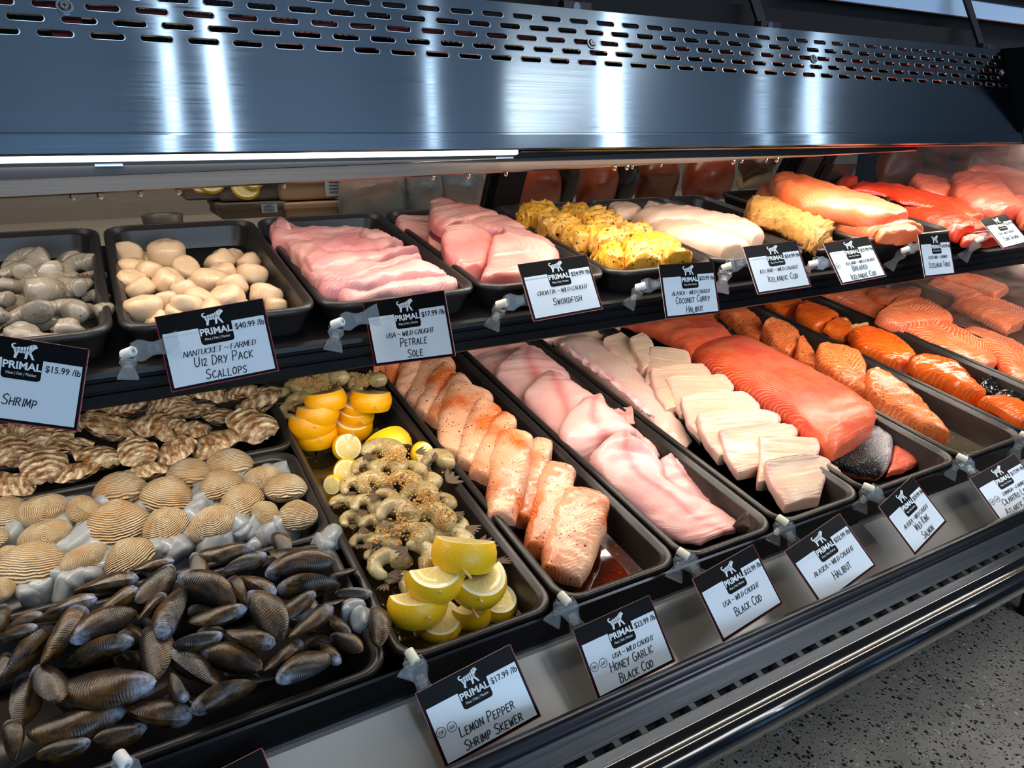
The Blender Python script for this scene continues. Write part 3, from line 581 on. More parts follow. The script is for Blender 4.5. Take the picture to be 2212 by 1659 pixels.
def shrimp_body(seed,turn=250,open_=0):
    nu,nv=40,14; v=[];uv=[]
    for i in range(nu):
        u=i/(nu-1); a=math.radians(90+turn*u); rad=.31*(1-.05*u)
        seg=u*6; bul=1+.07*abs(math.sin(math.pi*seg))**.6
        r=.215*(1-u)**.45*bul+.05 if u>.02 else .12
        if u<.08: r*=(.55+.45*u/.08)
        c=Vector((rad*math.cos(a),rad*math.sin(a),.03*math.sin(4*u+seed))); d=Vector((math.cos(a),math.sin(a),0))
        for j in range(nv):
            t=2*math.pi*j/nv; p=c+d*(r*math.cos(t))+Vector((0,0,1))*(r*.92*math.sin(t))
            p+=d*(noise.noise(p*6+Vector((seed,0,0)))*.026+noise.noise(p*15+Vector((0,seed,0)))*.012); v.append(p); uv.append((u,j/nv))
    f=grid_faces(nu,nv,True)+[tuple(range(nv-1,-1,-1)),tuple((nu-1)*nv+j for j in range(nv))]
    return v,f,uv,c,a
def tail_fan(seed):
    v=[];f=[]
    for k,an in enumerate((-28,-9,9,28)):
        t=math.radians(an); b=len(v); d=Vector((math.cos(t),math.sin(t),0)); nn=Vector((-d.y,d.x,0))
        for i in range(6):
            u=i/5; w=.045*math.sin(math.pi*(.12+.8*u))
            for s in(-1,0,1): v.append(d*(.34*u)+nn*(w*s)+Vector((0,0,.018*(1-abs(s))+.02*k*.3)))
        for i in range(6):
            u=i/5; w=.04*math.sin(math.pi*(.12+.8*u))
            for s in(-1,0,1): v.append(d*(.34*u)+nn*(w*s)+Vector((0,0,-.012*(1-abs(s))+.02*k*.3)))
        f+=[tuple(q+b for q in g) for g in grid_faces(6,3)]+[tuple(q+b+18 for q in g[::-1]) for g in grid_faces(6,3)]
    return v,f
def mk_shrimp(mat,turns):
    o=[]
    for k,tn in enumerate(turns):
        v,f,uv,c,a=shrimp_body(k*3.1,tn); tv,tf=tail_fan(k); T=Matrix.Translation(c)@Matrix.Rotation(a+math.pi/2,4,'Z')
        o.append((proto('body',v,f,mat,uv),proto('tail',[T@Vector(p) for p in tv],tf,M['shelltail'])))
    return o
SHR=mk_shrimp(M['shrimp'],(150,190,230)); SKS=mk_shrimp(M['skshrimp'],(230,265,290,215))
def scallop(seed):
    nu,nv=20,26; v=[];uv=[]
    for i in range(nu):
        t=math.pi*i/(nu-1); cz=math.cos(t); sr=math.sin(t)
        z=math.copysign(abs(cz)**.62,cz)*.36; r=abs(sr)**.55*.5
        for j in range(nv):
            p=2*math.pi*j/nv; q=Vector((r*math.cos(p)*(1+.12*math.cos(2*p+seed)),r*math.sin(p),z))
            q*=1+.10*noise.noise(q*2.2+Vector((seed*5,0,0))); q.z+=.035*noise.noise(q*5+Vector((0,seed,0))); v.append(q); uv.append((j/nv,i/(nu-1)))
    return v,grid_faces(nu,nv,True),uv
def mk_scal(k): v,f,uv=scallop(k); return proto('scallop',v,f,M['scallop'],uv)
SCA=[mk_scal(k) for k in range(5)]
def ice(seed):
    bm=bmesh.new(); bmesh.ops.create_cube(bm,size=1); bmesh.ops.subdivide_edges(bm,edges=bm.edges[:],cuts=5,use_grid_fill=True)
    for w in bm.verts:
        p=w.co; L=max(abs(c) for c in p); s=p.normalized()*.62; p=p.lerp(s,.55); p*=1+.22*noise.noise(p*1.7+Vector((seed*7,0,0)))+.03*noise.noise(p*4+Vector((seed,3,0))); w.co=Vector((p.x,p.y*.8,p.z*.7))
    me=bpy.data.meshes.new('ice_cube'); bm.to_mesh(me); bm.free(); me.materials.append(M['ice']); me.polygons.foreach_set('use_smooth',[True]*len(me.polygons)); return me
ICE=[ice(k) for k in range(4)]
def lemon_half(th,ang,rm,nm):
    """slice of a lemon: disc sector of half-angle ang opening to +y, arc to -y, thickness th (radius 1)"""
    na=26; v=[];f=[]; full=ang>=179
    A=[math.radians(-90+(-ang+2*ang*k/(na-1))) for k in range(na)]
    prof=[(.90,-th),(.965,-th*.72),(1.03,-th*.25),(1.03,th*.25),(.965,th*.72),(.90,th)]
    for t in A:
        for r,z in prof: v.append((r*math.cos(t),r*math.sin(t),z))
    rf=grid_faces(na,6); me=proto('rind',v,rf,M[rm])
    v=[];f=[]
    for z in(th*.97,-th*.97):
        b=len(v); 
        for t in A: v.append((.90*math.cos(t),.90*math.sin(t),z))
        v.append((0,0.0,z+(.03 if z>0 else -.03)))
        f+=[(b+k,b+k+1,b+na) if z>0 else (b+k+1,b+k,b+na) for k in range(na-1)]
    b=na+1
    f+=[(0,na,b+na,b),(na,na-1,b+na-1,b+na)]
    return me,proto('flesh',v,f,M['flesh'])
LEM={'half':lemon_half(.46,96,'rind','half'),'halfd':lemon_half(.46,100,'rind_deep','x'),'disc':lemon_half(.34,179.5,'rind','d'),'discd':lemon_half(.42,179.5,'rind_deep','d'),'wedge':lemon_half(.5,60,'rind','w'),'thin':lemon_half(.16,179.5,'rind','t')}
def two(name,pair,fr,p,rot,scale,label,cat,group,nm=('valve','valve')):
    Mx=fr.mat(p)@rot.to_4x4()@Matrix.Diagonal((*scale,1))
    r=empty(name,Mx); tag(r,label,cat,group)
    for k in(0,1): c=bpy.data.objects.new(nm[k],pair[k]); link(c); c.parent=r
    return r
def one(name,me,fr,p,rot,scale,label,cat,group):
    o=bpy.data.objects.new(name,me); link(o); o.matrix_world=fr.mat(p)@rot.to_4x4()@Matrix.Diagonal((*scale,1)); return tag(o,label,cat,group)
def rank_labels(pts,rows,fmt):
    """label each point by its row (front to back) and its place in the row (from the left)"""
    idx=sorted(range(len(pts)),key=lambda i:pts[i].y); out=[None]*len(pts); n=len(pts); k=0
    for r in range(rows):
        row=sorted(idx[r*n//rows:(r+1)*n//rows],key=lambda i:pts[i].x)
        for j,i in enumerate(row): out[i]=fmt%(ORD[j],ORD[r])
    return out
# crops used to read positions off the photograph
C1=crop(0,480,3.456); C2=crop(560,420,3.456); C3=crop(1100,420,3.95); C4=crop(1600,360,3.606)
D1=crop(0,820,3.072); D2=crop(0,1120,2.572); D3=crop(580,780,2.675); D4=crop(800,740,2.962); D5=crop(1160,680,3.072); D6=crop(1600,700,3.319); D7=crop(820,1140,3.072); D8=crop(1440,960,2.373)
# ------------------------------------------------------------------ mussels
mus=[(1410,170,1100,200),(1480,190,1245,310),(1835,215,1500,195),(1520,85,1600,210),(1475,290,1860,255),(1835,335,1985,285),(1540,380,1890,390),(2065,405,1860,430),(1525,440,1330,320),(1080,205,1110,340),(965,235,715,290),(765,320,415,420),(955,265,760,470),(765,400,510,540),(1000,335,1305,470),(905,665,1010,375),(920,425,765,565),(540,460,190,560),(1370,510,1045,560),(1390,420,1570,670),(1750,420,1530,540),(1845,500,1595,655),(1235,640,960,715),(1525,690,1260,630),(400,700,755,500),(465,505,225,800),(300,610,15,900),(820,600,885,910),(945,740,1215,930),(1120,740,1455,840),(1680,690,1455,845),(1540,915,1850,750),(1835,650,2015,745),(2085,490,2110,725),(1880,800,1800,690),(860,940,345,905),(690,1060,155,1205),(1060,1095,690,1040),(1060,1060,1425,930),(140,860,110,1160),(195,825,335,1030),(745,690,365,800),(500,1240,200,1320),(55,1130,85,1340),(1025,990,950,885),(810,1150,520,1240),(195,610,-20,690),(15,475,-20,640),(1935,640,1850,550),(1280,330,1370,480),(180,560,70,620),(30,760,-20,900),(1750,520,1900,460)]
low_=[(600,620,800,700),(1100,640,1300,680),(1600,560,1750,640),(1250,850,1450,900),(640,760,860,860),(300,1000,520,1090),(900,1000,1150,1050),(1300,960,1560,880),(1650,880,1800,820),(150,700,330,760),(700,560,880,600),(1500,480,1700,540),(1050,500,1250,560),(450,600,600,680),(1950,560,2050,620),(1700,700,1850,700)]
P=[];S=[]
for k,(a,b,c,d) in enumerate(mus+low_):
    deep=k>=len(mus); cy=(b+d)/2
    h=(.024 if cy<700 else .012) if not deep else -.018
    if cy>1000: h=-.002
    if (a+c)/2>1800: h=min(h,.006)
    u=LOW.at(*D2(a,b),h); w=LOW.at(*D2(c,d),h); P.append((u+w)/2); S.append((u,w))
lab=rank_labels(P,7,'dark brown mussel, %s from the left in the %s row from the tray front')
for k,(u,w) in enumerate(S):
    d=w-u; L=max(.030,min(d.length,.088)); an=math.atan2(d.y,d.x); roll=R_.choice((-62,-35,-14,16,38,60,84))+R_.uniform(-10,10)
    rot=Matrix.Rotation(an,3,'Z')@Matrix.Rotation(R_.uniform(-.16,.16),3,'Y')@Matrix.Rotation(math.radians(roll),3,'X')
    wd=R_.uniform(.98,1.15)
    two('mussel',MUS[k%4],LOW,P[k],rot,(L*1.04,L*wd,L*R_.uniform(.95,1.2)),lab[k],'mussel','mussels heaped in the front tray')
for k,(x,y) in enumerate(((2130,140),(1790,150),(1850,110),(1960,520),(1700,500),(2030,570))):
    one('ice_cube',ICE[k%4],LOW,LOW.at(*D2(x,y),-.006),Euler((R_.random()*3,R_.random()*3,R_.random()*3)).to_matrix(),(.026,.026,.024),'clear melting ice cube among the mussels, %s counted from the back wall'%ORD[k],'ice','ice among the mussels')
# ------------------------------------------------------------------ clams on ice
clam=[(50,890,150,95,0),(285,870,168,95,-12),(565,870,140,95,55),(800,735,168,100,-8),(1110,770,165,120,25),(1260,630,148,80,12),(1515,575,158,80,5),(1735,655,125,60,15),(1895,725,138,85,15),(1465,705,142,62,0),(1600,815,158,118,-30),(1760,890,110,120,70),(1975,905,138,98,30),(1415,968,172,100,0),(1095,970,150,118,-30),(780,955,195,125,5),(300,1040,165,92,-5),(220,1235,205,118,8),(570,1200,162,118,-35),(860,1185,165,115,-25),(60,1180,110,80,0),(20,1390,95,110,80),(-60,1060,120,100,20)]
P=[];D=[]
for x,y,a,b,an in clam:
    p=LOW.at(*D1(x,y),.002); q=LOW.at(*D1(x+a,y),.002); P.append(p); D.append((q-p).length*2)
lab=rank_labels(P,4,'cream ridged clam on ice, %s from the left in the %s row from the front')
for k,(x,y,a,b,an) in enumerate(clam):
    rot=Matrix.Rotation(math.radians(-an+R_.choice((0,0,180))*1.0),3,'Z')@Matrix.Rotation(math.radians(R_.choice((-8,6,16,28,52))),3,'X')@Matrix.Rotation(R_.uniform(-.25,.25),3,'Y')
    s=D[k]; two('clam',CLM[k%3],LOW,P[k],rot,(s,s*R_.uniform(.95,1.1),s*1.12),lab[k],'clam','clams on ice in the middle tray')
icep=[(1720,520),(1830,580),(1030,650),(1010,700),(560,735),(1340,820),(1300,870),(1390,780),(520,1030),(1600,1030),(1680,990),(1770,1040),(1890,1000),(1180,1120),(1100,1150),(1390,1090),(1300,1060),(700,1250),(280,1400),(450,1370),(380,1340),(80,1040),(40,980),(470,960),(560,1090),(690,830),(200,1430),(620,1290),(540,1340),(950,900),(900,1010),(1250,960),(1500,1060),(120,1300),(330,1150),(430,1130),(660,1090),(1800,960),(1040,1010),(740,800),(1560,700),(150,760),(1540,1010),(1020,1180)]
ICP=[]
# fill the bed below
for gx in range(11):
    for gy in range(4): icep.append((40+gx*175+(gy%2)*80,760+gy*175-gx*18))
for k,(x,y) in enumerate(icep):
    if not(-60<x<1960): continue
    h=-.012 if k<44 else -.030
    p=LOW.at(*D1(x,y),h); s=R_.uniform(.026,.040); p.y=min(max(p.y,.188+.028),.366-.028)
    if p.x>.14: continue
    ICP.append((p,k,s))
il=rank_labels([q[0] for q in ICP],7,'clear melting ice cube under the clams, %s from the left in the %s row')
for i,(p,k,s) in enumerate(ICP):
    one('ice_cube',ICE[k%4],LOW,p,Euler((R_.random()*6,R_.random()*6,R_.random()*6)).to_matrix(),(s,s,s*.85),il[i],'ice','ice bed under the clams')
# ------------------------------------------------------------------ oysters
oys=[(770,315,205,95,0,0),(1090,315,175,90,-22,0),(1300,330,130,75,-25,0),(1455,235,135,95,-75,1),(1690,320,155,150,80,1),(1680,170,170,75,-8,0),(300,590,165,140,90,1),(680,520,155,140,70,1),(920,495,110,105,60,1),(1145,485,100,90,0,0),(1400,435,165,85,5,0),(90,490,145,85,-70,0),(100,695,130,65,5,0),(500,430,110,95,-40,1),(285,395,80,85,80,1),(385,400,75,85,80,1),(495,610,95,85,-20,0),(1195,200,95,95,80,1),(1320,200,110,70,-70,1),(820,190,130,70,-10,0),(1050,170,110,70,-20,0),(600,255,90,80,-60,1),(1420,90,130,60,-5,0),(1570,85,110,70,-20,0),(1710,90,95,70,-30,0),(170,340,90,75,0,0),(40,340,100,75,30,0),(440,300,90,75,20,0),(700,200,90,70,0,0),(1000,600,80,60,10,0),(200,230,90,75,10,0),(930,120,100,60,0,0),(1200,110,110,60,15,0)]
P=[];Q=[]
for x,y,a,b,an,fl in oys:
    hh=.006 if y>250 else .0
    p=LOW.at(*D1(x,y),hh); q=LOW.at(*D1(x+a,y),hh); P.append(p); Q.append((q-p).length*2)
lab=rank_labels(P,4,'brown and cream oyster, %s from the left in the %s row of its tray')
for k,(x,y,a,b,an,fl) in enumerate(oys):
    s=Q[k]*(1.0 if abs(an)<50 else 1.25*b/a if b>a else 1.05)
    rot=Matrix.Rotation(math.radians(-an*-1+90+R_.choice((0,180))) if not fl else math.radians(90-an+R_.uniform(-20,20)),3,'Z')@Matrix.Rotation(math.radians(R_.uniform(6,26)),3,'X')@Matrix.Rotation(R_.uniform(-.3,.3),3,'Y')
    s=max(.056,min(s*1.22,.10)); two('oyster',OYS[k%6],LOW,P[k],rot,(s*.92,s*1.0,s*.85),lab[k],'oyster','oysters in the back left tray')
# ------------------------------------------------------------------ honey garlic cod strips
hc=[((40,180),(110,290),70,60),((150,150),(115,300),90,60),((290,125),(205,385),110,110),((470,115),(270,440),190,120),((500,185),(330,490),110,100),((600,265),(395,540),130,90),((650,320),(500,740),300,150),((760,430),(605,815),170,120),((880,510),(700,900),130,150),((930,620),(835,1165),230,170),((1100,670),(985,1190),140,130),((1220,830),(1065,1370),200,160),((1390,1000),(1215,1530),300,260)]
hl=['pale cod strip at the far end mostly behind the sole sign','narrow brown-skinned cod strip near the far end','second cod strip from the far end, grey-edged and leaning left','wide pink cod strip with red flakes near the far end','slim cod strip with dark skin edge and many red flakes','cod strip with orange marinade pooled at its foot','broad yellowish cod fillet in the middle of the spiced tray','rounded cod strip with a dark skin edge beside the broad yellowish one','pale cod strip half hidden under its neighbours mid-tray','wide cod strip with orange glaze near the front of the spiced tray','narrow cod strip with dark skin between two glazed ones','glazed cod strip with pink tip dipping into brown marinade','large frontmost spiced cod fillet beside the pool of marinade']
for k,((x0,y0),(x1,y1),w0,w1) in enumerate(hc):
    h=-.026+.002*k if k<10 else -.022
    slab('cod_strip',hl[k],'fish fillet',LOW,D4,strip_secs(x0,y0,x1,y1,w0*1.22,w1*1.28,h+.018,h-.004,.022,bend=8,taper=.80),M['honeycod'],'spiced cod strips',n=2.3,em=5,skin=M['skin_dark'],tb=.55,amp=.0016,edge=.0012)
def pool(name,label,fr,C,pts,h,mat):
    v=[fr.at(*C(*p),h) for p in pts]; c=sum(v,Vector())/len(v); n=len(v)
    # thin body of liquid: top sheet plus a skirt
    vv=[p-c for p in v]+[p-c-Vector((0,0,.003)) for p in v]
    o=mesh(name,vv,[tuple(range(n)),tuple(range(2*n-1,n-1,-1))]+[(k,n+k,n+(k+1)%n,(k+1)%n) for k in range(n)],mat,None,fr.mat(c),False); return tag(o,label,'marinade',None,'stuff')
def rectpool(name,label,fr,x0,x1,y0,y1,h,mat,r=.012):
    o=rrect(x0,x1,y0,y1,r); c=Vector(((x0+x1)/2,(y0+y1)/2,h)); b=MB(); b.prism([(x-c.x,y-c.y) for x,y in o],-.003,0); return tag(b.build(name,mat,None,fr.mat(c)),label,'marinade',None,'stuff')
rectpool('marinade','dark brown honey marinade pooled under the spiced cod strips',LOW,.325+.018,.4755-.018,.018,.60,-.036,M['honey_sauce'])
rectpool('marinade','cloudy olive lemon marinade under the shrimp skewers',LOW,.1575+.0175,.3205-.0175,.0175,.60,-.038,M['lemon_juice'])
rectpool('marinade','olive green herb marinade at the empty front end of the tray',LOW,.990+.0185,1.156-.0185,.0185,.60,-.042,M['olive'])
rectpool('marinade','thin orange marinade under the glossy salmon pieces',LOW,1.1615+.0185,1.344-.0185,.0185,.60,-.042,M['orange_sauce'])
# ------------------------------------------------------------------ black cod
def S_(*a,**k): return slab(*a,**k)
g='pink cod fillets in the long tray'
S_('cod_fillet','pale pink cod fillet farthest back, under the shelf edge','fish fillet',LOW,D4,[(560,70,960,-60,-.03,.018),(640,130,1010,0,-.026,.022),(740,200,1050,60,-.024,.024),(800,260,1080,120,-.024,.018)],M['blackcod'],g)
S_('cod_fillet','second pink cod fillet from the back with a rounded fold','fish fillet',LOW,D4,[(960,45,1080,60,-.004,.010),(830,160,1180,150,-.010,.024),(785,240,1270,240,-.020,.030),(860,330,1280,290,-.026,.024),(960,400,1180,330,-.030,.012)],M['blackcod'],g,sag=.006)
S_('cod_fillet','ragged pink cod flap against the tray wall behind the folded fillet','fish fillet',LOW,D4,[(1040,60,1100,40,-.024,.006),(1080,130,1200,110,-.022,.008),(1190,220,1320,200,-.022,.008),(1280,290,1360,270,-.024,.006)],M['blackcod'],g)
S_('cod_fillet','pink cod fillet with dark skin edge in the middle of the row','fish fillet',LOW,D4,[(1120,200,1190,225,.002,.008),(1030,290,1320,300,-.006,.024),(975,380,1440,390,-.016,.030),(1060,490,1420,430,-.024,.026),(1200,620,1330,530,-.032,.012)],M['blackcod'],g,skin=M['skin_dark'],sag=.006,amp=.0018)
S_('cod_fillet','broad folded pink cod fillet with a peaked top edge','fish fillet',LOW,D4,[(1440,365,1500,390,.010,.008),(1310,430,1540,470,.006,.022),(1200,600,1640,560,-.006,.034),(1270,720,1700,640,-.014,.030),(1390,800,1560,700,-.026,.014)],M['blackcod'],g,skin=M['skin_dark'],sag=.008,amp=.0018)
S_('cod_fillet','thin ridged cod belly flap hanging beside the peaked fillet','fish fillet',LOW,D4,[(1500,430,1560,430,-.010,.005),(1560,520,1690,560,-.012,.008),(1640,620,1810,660,-.014,.008),(1720,740,1855,735,-.020,.005)],M['blackcod'],g,amp=.0014)
S_('cod_fillet','small pink cod scrap curling up against the tray wall','fish fillet',LOW,D4,[(1500,440,1530,470,-.010,.006),(1590,430,1610,520,-.006,.008),(1670,410,1690,520,.000,.006)],M['blackcod'],g)
S_('cod_fillet','large pink cod fillet at the front with skin-backed tail curling up','fish fillet',LOW,D5,[(545,785,610,840,.012,.010),(420,900,740,930,.004,.026),(345,1010,835,1060,-.010,.034),(470,1170,860,1160,-.018,.032),(640,1310,1060,1250,-.026,.026),(800,1440,1250,1345,-.030,.020),(950,1510,1330,1400,-.030,.014),(1080,1530,1380,1440,-.028,.008)],M['blackcod'],g,sag=.006,amp=.0018)
S_('cod_tail','dark-skinned tail tip of the front cod fillet pointing up','fish tail',LOW,D5,[(1270,1430,1330,1460,-.026,.006),(1320,1380,1390,1430,-.010,.007),(1370,1330,1414,1400,.004,.005),(1395,1308,1410,1330,.010,.002)],M['skin_dark'],None)
S_('cod_fillet','deeper pink cod fillet tucked behind the front one at the right','fish fillet',LOW,D5,[(860,945,950,930,-.012,.010),(800,1000,1010,1010,-.018,.018),(850,1130,1110,1100,-.026,.018),(1010,1250,1200,1190,-.032,.016),(1160,1330,1235,1310,-.034,.010)],M['blackcod'],g)
# ------------------------------------------------------------------ halibut
S_('halibut_fillet','long halibut fillet lying along the left wall of its tray','fish fillet',LOW,D5,[(95,175,300,140,-.022,.010),(150,240,420,210,-.020,.026),(330,390,580,320,-.020,.028),(520,550,740,500,-.022,.026),(700,710,860,650,-.026,.020),(860,840,960,740,-.030,.014),(980,900,1030,840,-.034,.006)],M['halibutlong'],None)
S_('bloodline','pale ragged bloodline ridge along the long halibut fillet','fish strip',LOW,D5,[(150,200,180,196,.006,.003),(330,340,372,330,.006,.003),(520,480,565,470,.005,.003),(700,640,740,625,.000,.003),(760,690,780,680,-.006,.002)],fish('bloodline_membrane',srgb(250,214,210),srgb(236,160,160),None,blot=70,rough=.2,bmp=.6),None,amp=.003,fq=140,edge=.002)
gh='halibut portions'
S_('halibut_fillet','halibut piece farthest back under the shelf edge','fish fillet',LOW,D5,[(20,190,200,110,-.024,.012),(260,200,380,80,-.022,.018),(420,180,555,95,-.022,.014)],M['halibut'],gh)
hp=[([(440,190,560,145),(450,240,610,190),(560,330,660,270),(640,400,700,360)],.000,-.012,.018,'narrow pink-edged halibut portion at the back of the row'),
([(605,195,700,155),(620,260,760,220),(660,330,760,330),(690,405,740,390)],.006,-.010,.022,'wedge of halibut with pink side, second portion from the back'),
([(740,235,1000,270),(730,330,1025,360),(718,420,1010,440),(708,495,960,500)],.006,-.014,.016,'smooth cream halibut portion in front of the pink wedge'),
([(745,385,1100,350),(750,450,1150,420),(790,560,1110,520),(850,660,1000,640)],.004,-.016,.016,'halibut portion with white ragged edge, fourth from the back'),
([(845,440,1250,425),(870,500,1300,520),(900,600,1180,620),(945,690,1050,690)],.004,-.016,.015,'cream halibut portion just behind the skin-edged ones'),
([(955,570,1390,535),(960,640,1475,640),(1000,750,1350,760),(1085,850,1180,845)],.003,-.018,.015,'halibut portion with dark skin along its short left edge'),
([(1052,690,1430,635),(1070,770,1620,710),(1120,880,1420,880),(1200,970,1260,970)],.003,-.018,.015,'halibut portion overlapping the next, fourth from the front'),
([(1205,790,1560,740),(1220,870,1730,790),(1260,980,1600,960),(1330,1075,1460,1050)],.003,-.020,.015,'squarish halibut portion third from the front'),
([(1470,830,1860,855),(1475,940,1865,950),(1460,1050,1700,1060),(1460,1145,1560,1145)],.002,-.022,.015,'halibut portion second from the front with a frayed top edge'),
([(1510,1000,1780,955,),(1520,1080,1940,1000),(1570,1190,1900,1150),(1640,1300,1870,1245)],.002,-.026,.016,'large front halibut portion leaning against the row'),
([(1900,1010,1940,1000),(1890,1080,2020,1060),(1880,1150,1990,1120),(1890,1200,1900,1180)],-.014,-.030,.008,'thin halibut tip poking out behind the front portion')]
for secs,h0,h1,t,lb in hp:
    nn=len(secs); ss=[(a,b,c,d,h0+(h1-h0)*i/(nn-1),t) for i,(a,b,c,d) in enumerate(secs)]
    S_('halibut_portion',lb,'fish portion',LOW,D5,ss,M['halibut'],gh,n=5,em=14,tb=.7,skin=M['skin_dark'] if 'skin' in lb else None,amp=.0012,edge=.0012)
# ------------------------------------------------------------------ king salmon
S_('salmon_fillet','farther red salmon side disappearing under the shelf','salmon',LOW,D5,[(500,60,1000,-60,-.02,.02),(700,120,1160,60,-.012,.026),(880,200,1260,150,-.008,.028),(1010,300,1330,230,-.010,.020)],M['king'],'red salmon sides')
S_('salmon_fillet','large red salmon side lying along its tray, cut end at the front','salmon',LOW,D5,[(1000,270,1190,185,-.012,.018),(1080,370,1400,230,-.012,.040),(1300,520,1660,370,-.012,.044),(1560,680,1960,530,-.010,.044),(1800,860,2190,680,-.008,.042),(1880,920,2225,740,-.006,.036),(1960,960,2215,800,-.006,.022)],M['king'],'red salmon sides',n=2.8,em=9,amp=.0016)
S_('salmon_scrap','ragged red salmon scrap sticking out at the right of the cut end','salmon',LOW,D6,[(840,580,880,560,.000,.008),(880,630,930,600,.000,.010),(935,700,985,675,-.002,.005)],M['king'],None)
S_('salmon_skin_piece','salmon fillet turned skin side up, silver scaly skin facing out','salmon',LOW,D6,[(760,640,960,600,-.026,.012),(600,980,1090,770,-.030,.018),(720,1050,1095,830,-.032,.020),(850,1095,1075,960,-.034,.018),(960,1112,1040,1060,-.036,.008)],M['skin'],None,n=3,skin=M['king'],tb=.6)
S_('salmon_fillet','red salmon fillet under the scaly piece in the front right corner','salmon',LOW,D6,[(1080,780,1110,810,-.032,.010),(1085,900,1220,890,-.034,.014),(1070,1000,1330,960,-.036,.014),(1040,1090,1180,1060,-.038,.008)],M['king'],None)
# ------------------------------------------------------------------ cilantro lime salmon
gc='herbed salmon portions'
for secs,h0,h1,t,lb in (
 ([(-420,-160,-260,-200),(-280,-80,-150,-130),(-240,-30,-120,-60)],-.022,-.026,.020,'herbed salmon portion farthest back under the shelf edge'),
 ([(-150,-60,0,-90),(-60,20,110,0),(40,110,150,60),(120,160,165,130)],-.012,-.024,.024,'flat herbed salmon portion behind the upright one'),
 ([(150,60,210,15),(160,110,330,60),(220,200,405,130),(330,270,400,230)],.000,-.022,.028,'herbed salmon portion standing with a smooth orange side'),
 ([(400,160,430,140),(385,220,480,190),(390,290,530,290),(480,350,575,385)],-.006,-.024,.022,'narrow herbed salmon portion in the middle of the row'),
 ([(525,235,600,215),(530,300,820,260),(620,400,885,370),(760,500,880,440),(900,590,930,560)],.000,-.026,.030,'crumb-topped herbed salmon portion, second from the front'),
 ([(880,400,960,380),(900,510,1080,440),(980,600,1250,570),(1100,680,1310,650),(1260,770,1400,760),(1400,840,1475,862)],.004,-.036,.026,'frontmost herbed salmon portion with white stripes on its cut side')):
    nn=len(secs); ss=[(a,b,c,d,h0+(h1-h0)*i/(nn-1),t) for i,(a,b,c,d) in enumerate(secs)]
    S_('salmon_portion',lb,'salmon',LOW,D6,ss,M['cilantro'],gc,n=3,em=9,amp=.0018,edge=.0015)
# ------------------------------------------------------------------ orange marinated salmon
gm='orange marinated salmon pieces'
for C,secs,h0,h1,t,lb in (
 (C4,[(190,1075,330,1035),(260,1130,470,1070),(330,1170,470,1130)],-.012,-.020,.020,'orange marinated salmon piece farthest back at the shelf edge'),
 (C4,[(420,1150,500,1085),(440,1200,740,1180),(560,1270,745,1210),(640,1290,700,1240)],-.008,-.020,.024,'orange marinated salmon piece with pale stripes, second from the back'),
 (C4,[(640,1280,760,1210),(700,1320,830,1230),(800,1370,875,1290)],-.012,-.020,.020,'small wrinkled orange salmon piece in mid tray'),
 (C4,[(840,1335,960,1310),(880,1420,1200,1380),(1010,1490,1330,1500),(1180,1570,1345,1540),(1280,1600,1310,1570)],-.004,-.020,.030,'largest orange salmon piece, smooth and mirror glossy'),
 (D6,[(1195,320,1270,285),(1250,370,1500,320),(1400,440,1590,400),(1560,520,1680,500),(1680,565,1740,555)],-.006,-.026,.030,'orange salmon portion with white stripes in front of the glossy one'),
 (D6,[(1700,575,1880,570),(1800,620,2000,600),(1900,680,2120,660),(2000,740,2160,720)],-.022,-.028,.022,'orange marinated salmon piece frontmost at the frame edge')):
    nn=len(secs); ss=[(a,b,c,d,h0+(h1-h0)*i/(nn-1),t) for i,(a,b,c,d) in enumerate(secs)]
    S_('marinated_salmon',lb,'salmon',LOW,C,ss,M['marinated'],gm,n=2.6,amp=.0016,edge=.001)
onion=fish('pale_onion',srgb(244,196,140),srgb(236,176,112),None,blot=30,rough=.2,bmp=.2)
for C,secs,h,t,lb in ((C4,[(485,1095,520,1060),(500,1115,565,1110)],.000,.006,'pale onion piece beside the rear orange salmon'),(C4,[(840,1262,990,1232),(880,1300,1000,1290),(930,1330,1010,1335)],-.008,.008,'largest pale onion piece next to the glossy salmon'),(C4,[(750,1200,820,1190),(770,1220,830,1215)],-.006,.006,'small pink onion piece above the wrinkled salmon'),(D6,[(1790,540,1900,530),(1830,580,1915,575)],-.018,.006,'pale onion piece near the front of the orange tray')):
    S_('onion_piece',lb,'onion',LOW,C,[(a,b,c,d,h,t) for a,b,c,d in secs],onion,None,n=4,em=12)
S_('skin_strip','crinkled glossy black fish skin strip beside the striped orange salmon','fish skin',LOW,D6,[(1650,430,1700,370,-.026,.006),(1690,470,1790,420,-.018,.014),(1790,520,1860,500,-.022,.010),(1850,560,1960,520,-.024,.012),(1940,600,2031,560,-.026,.010),(2010,640,2060,600,-.028,.004)],M['gloss_skin'],None,amp=.004,fq=120,edge=.003)
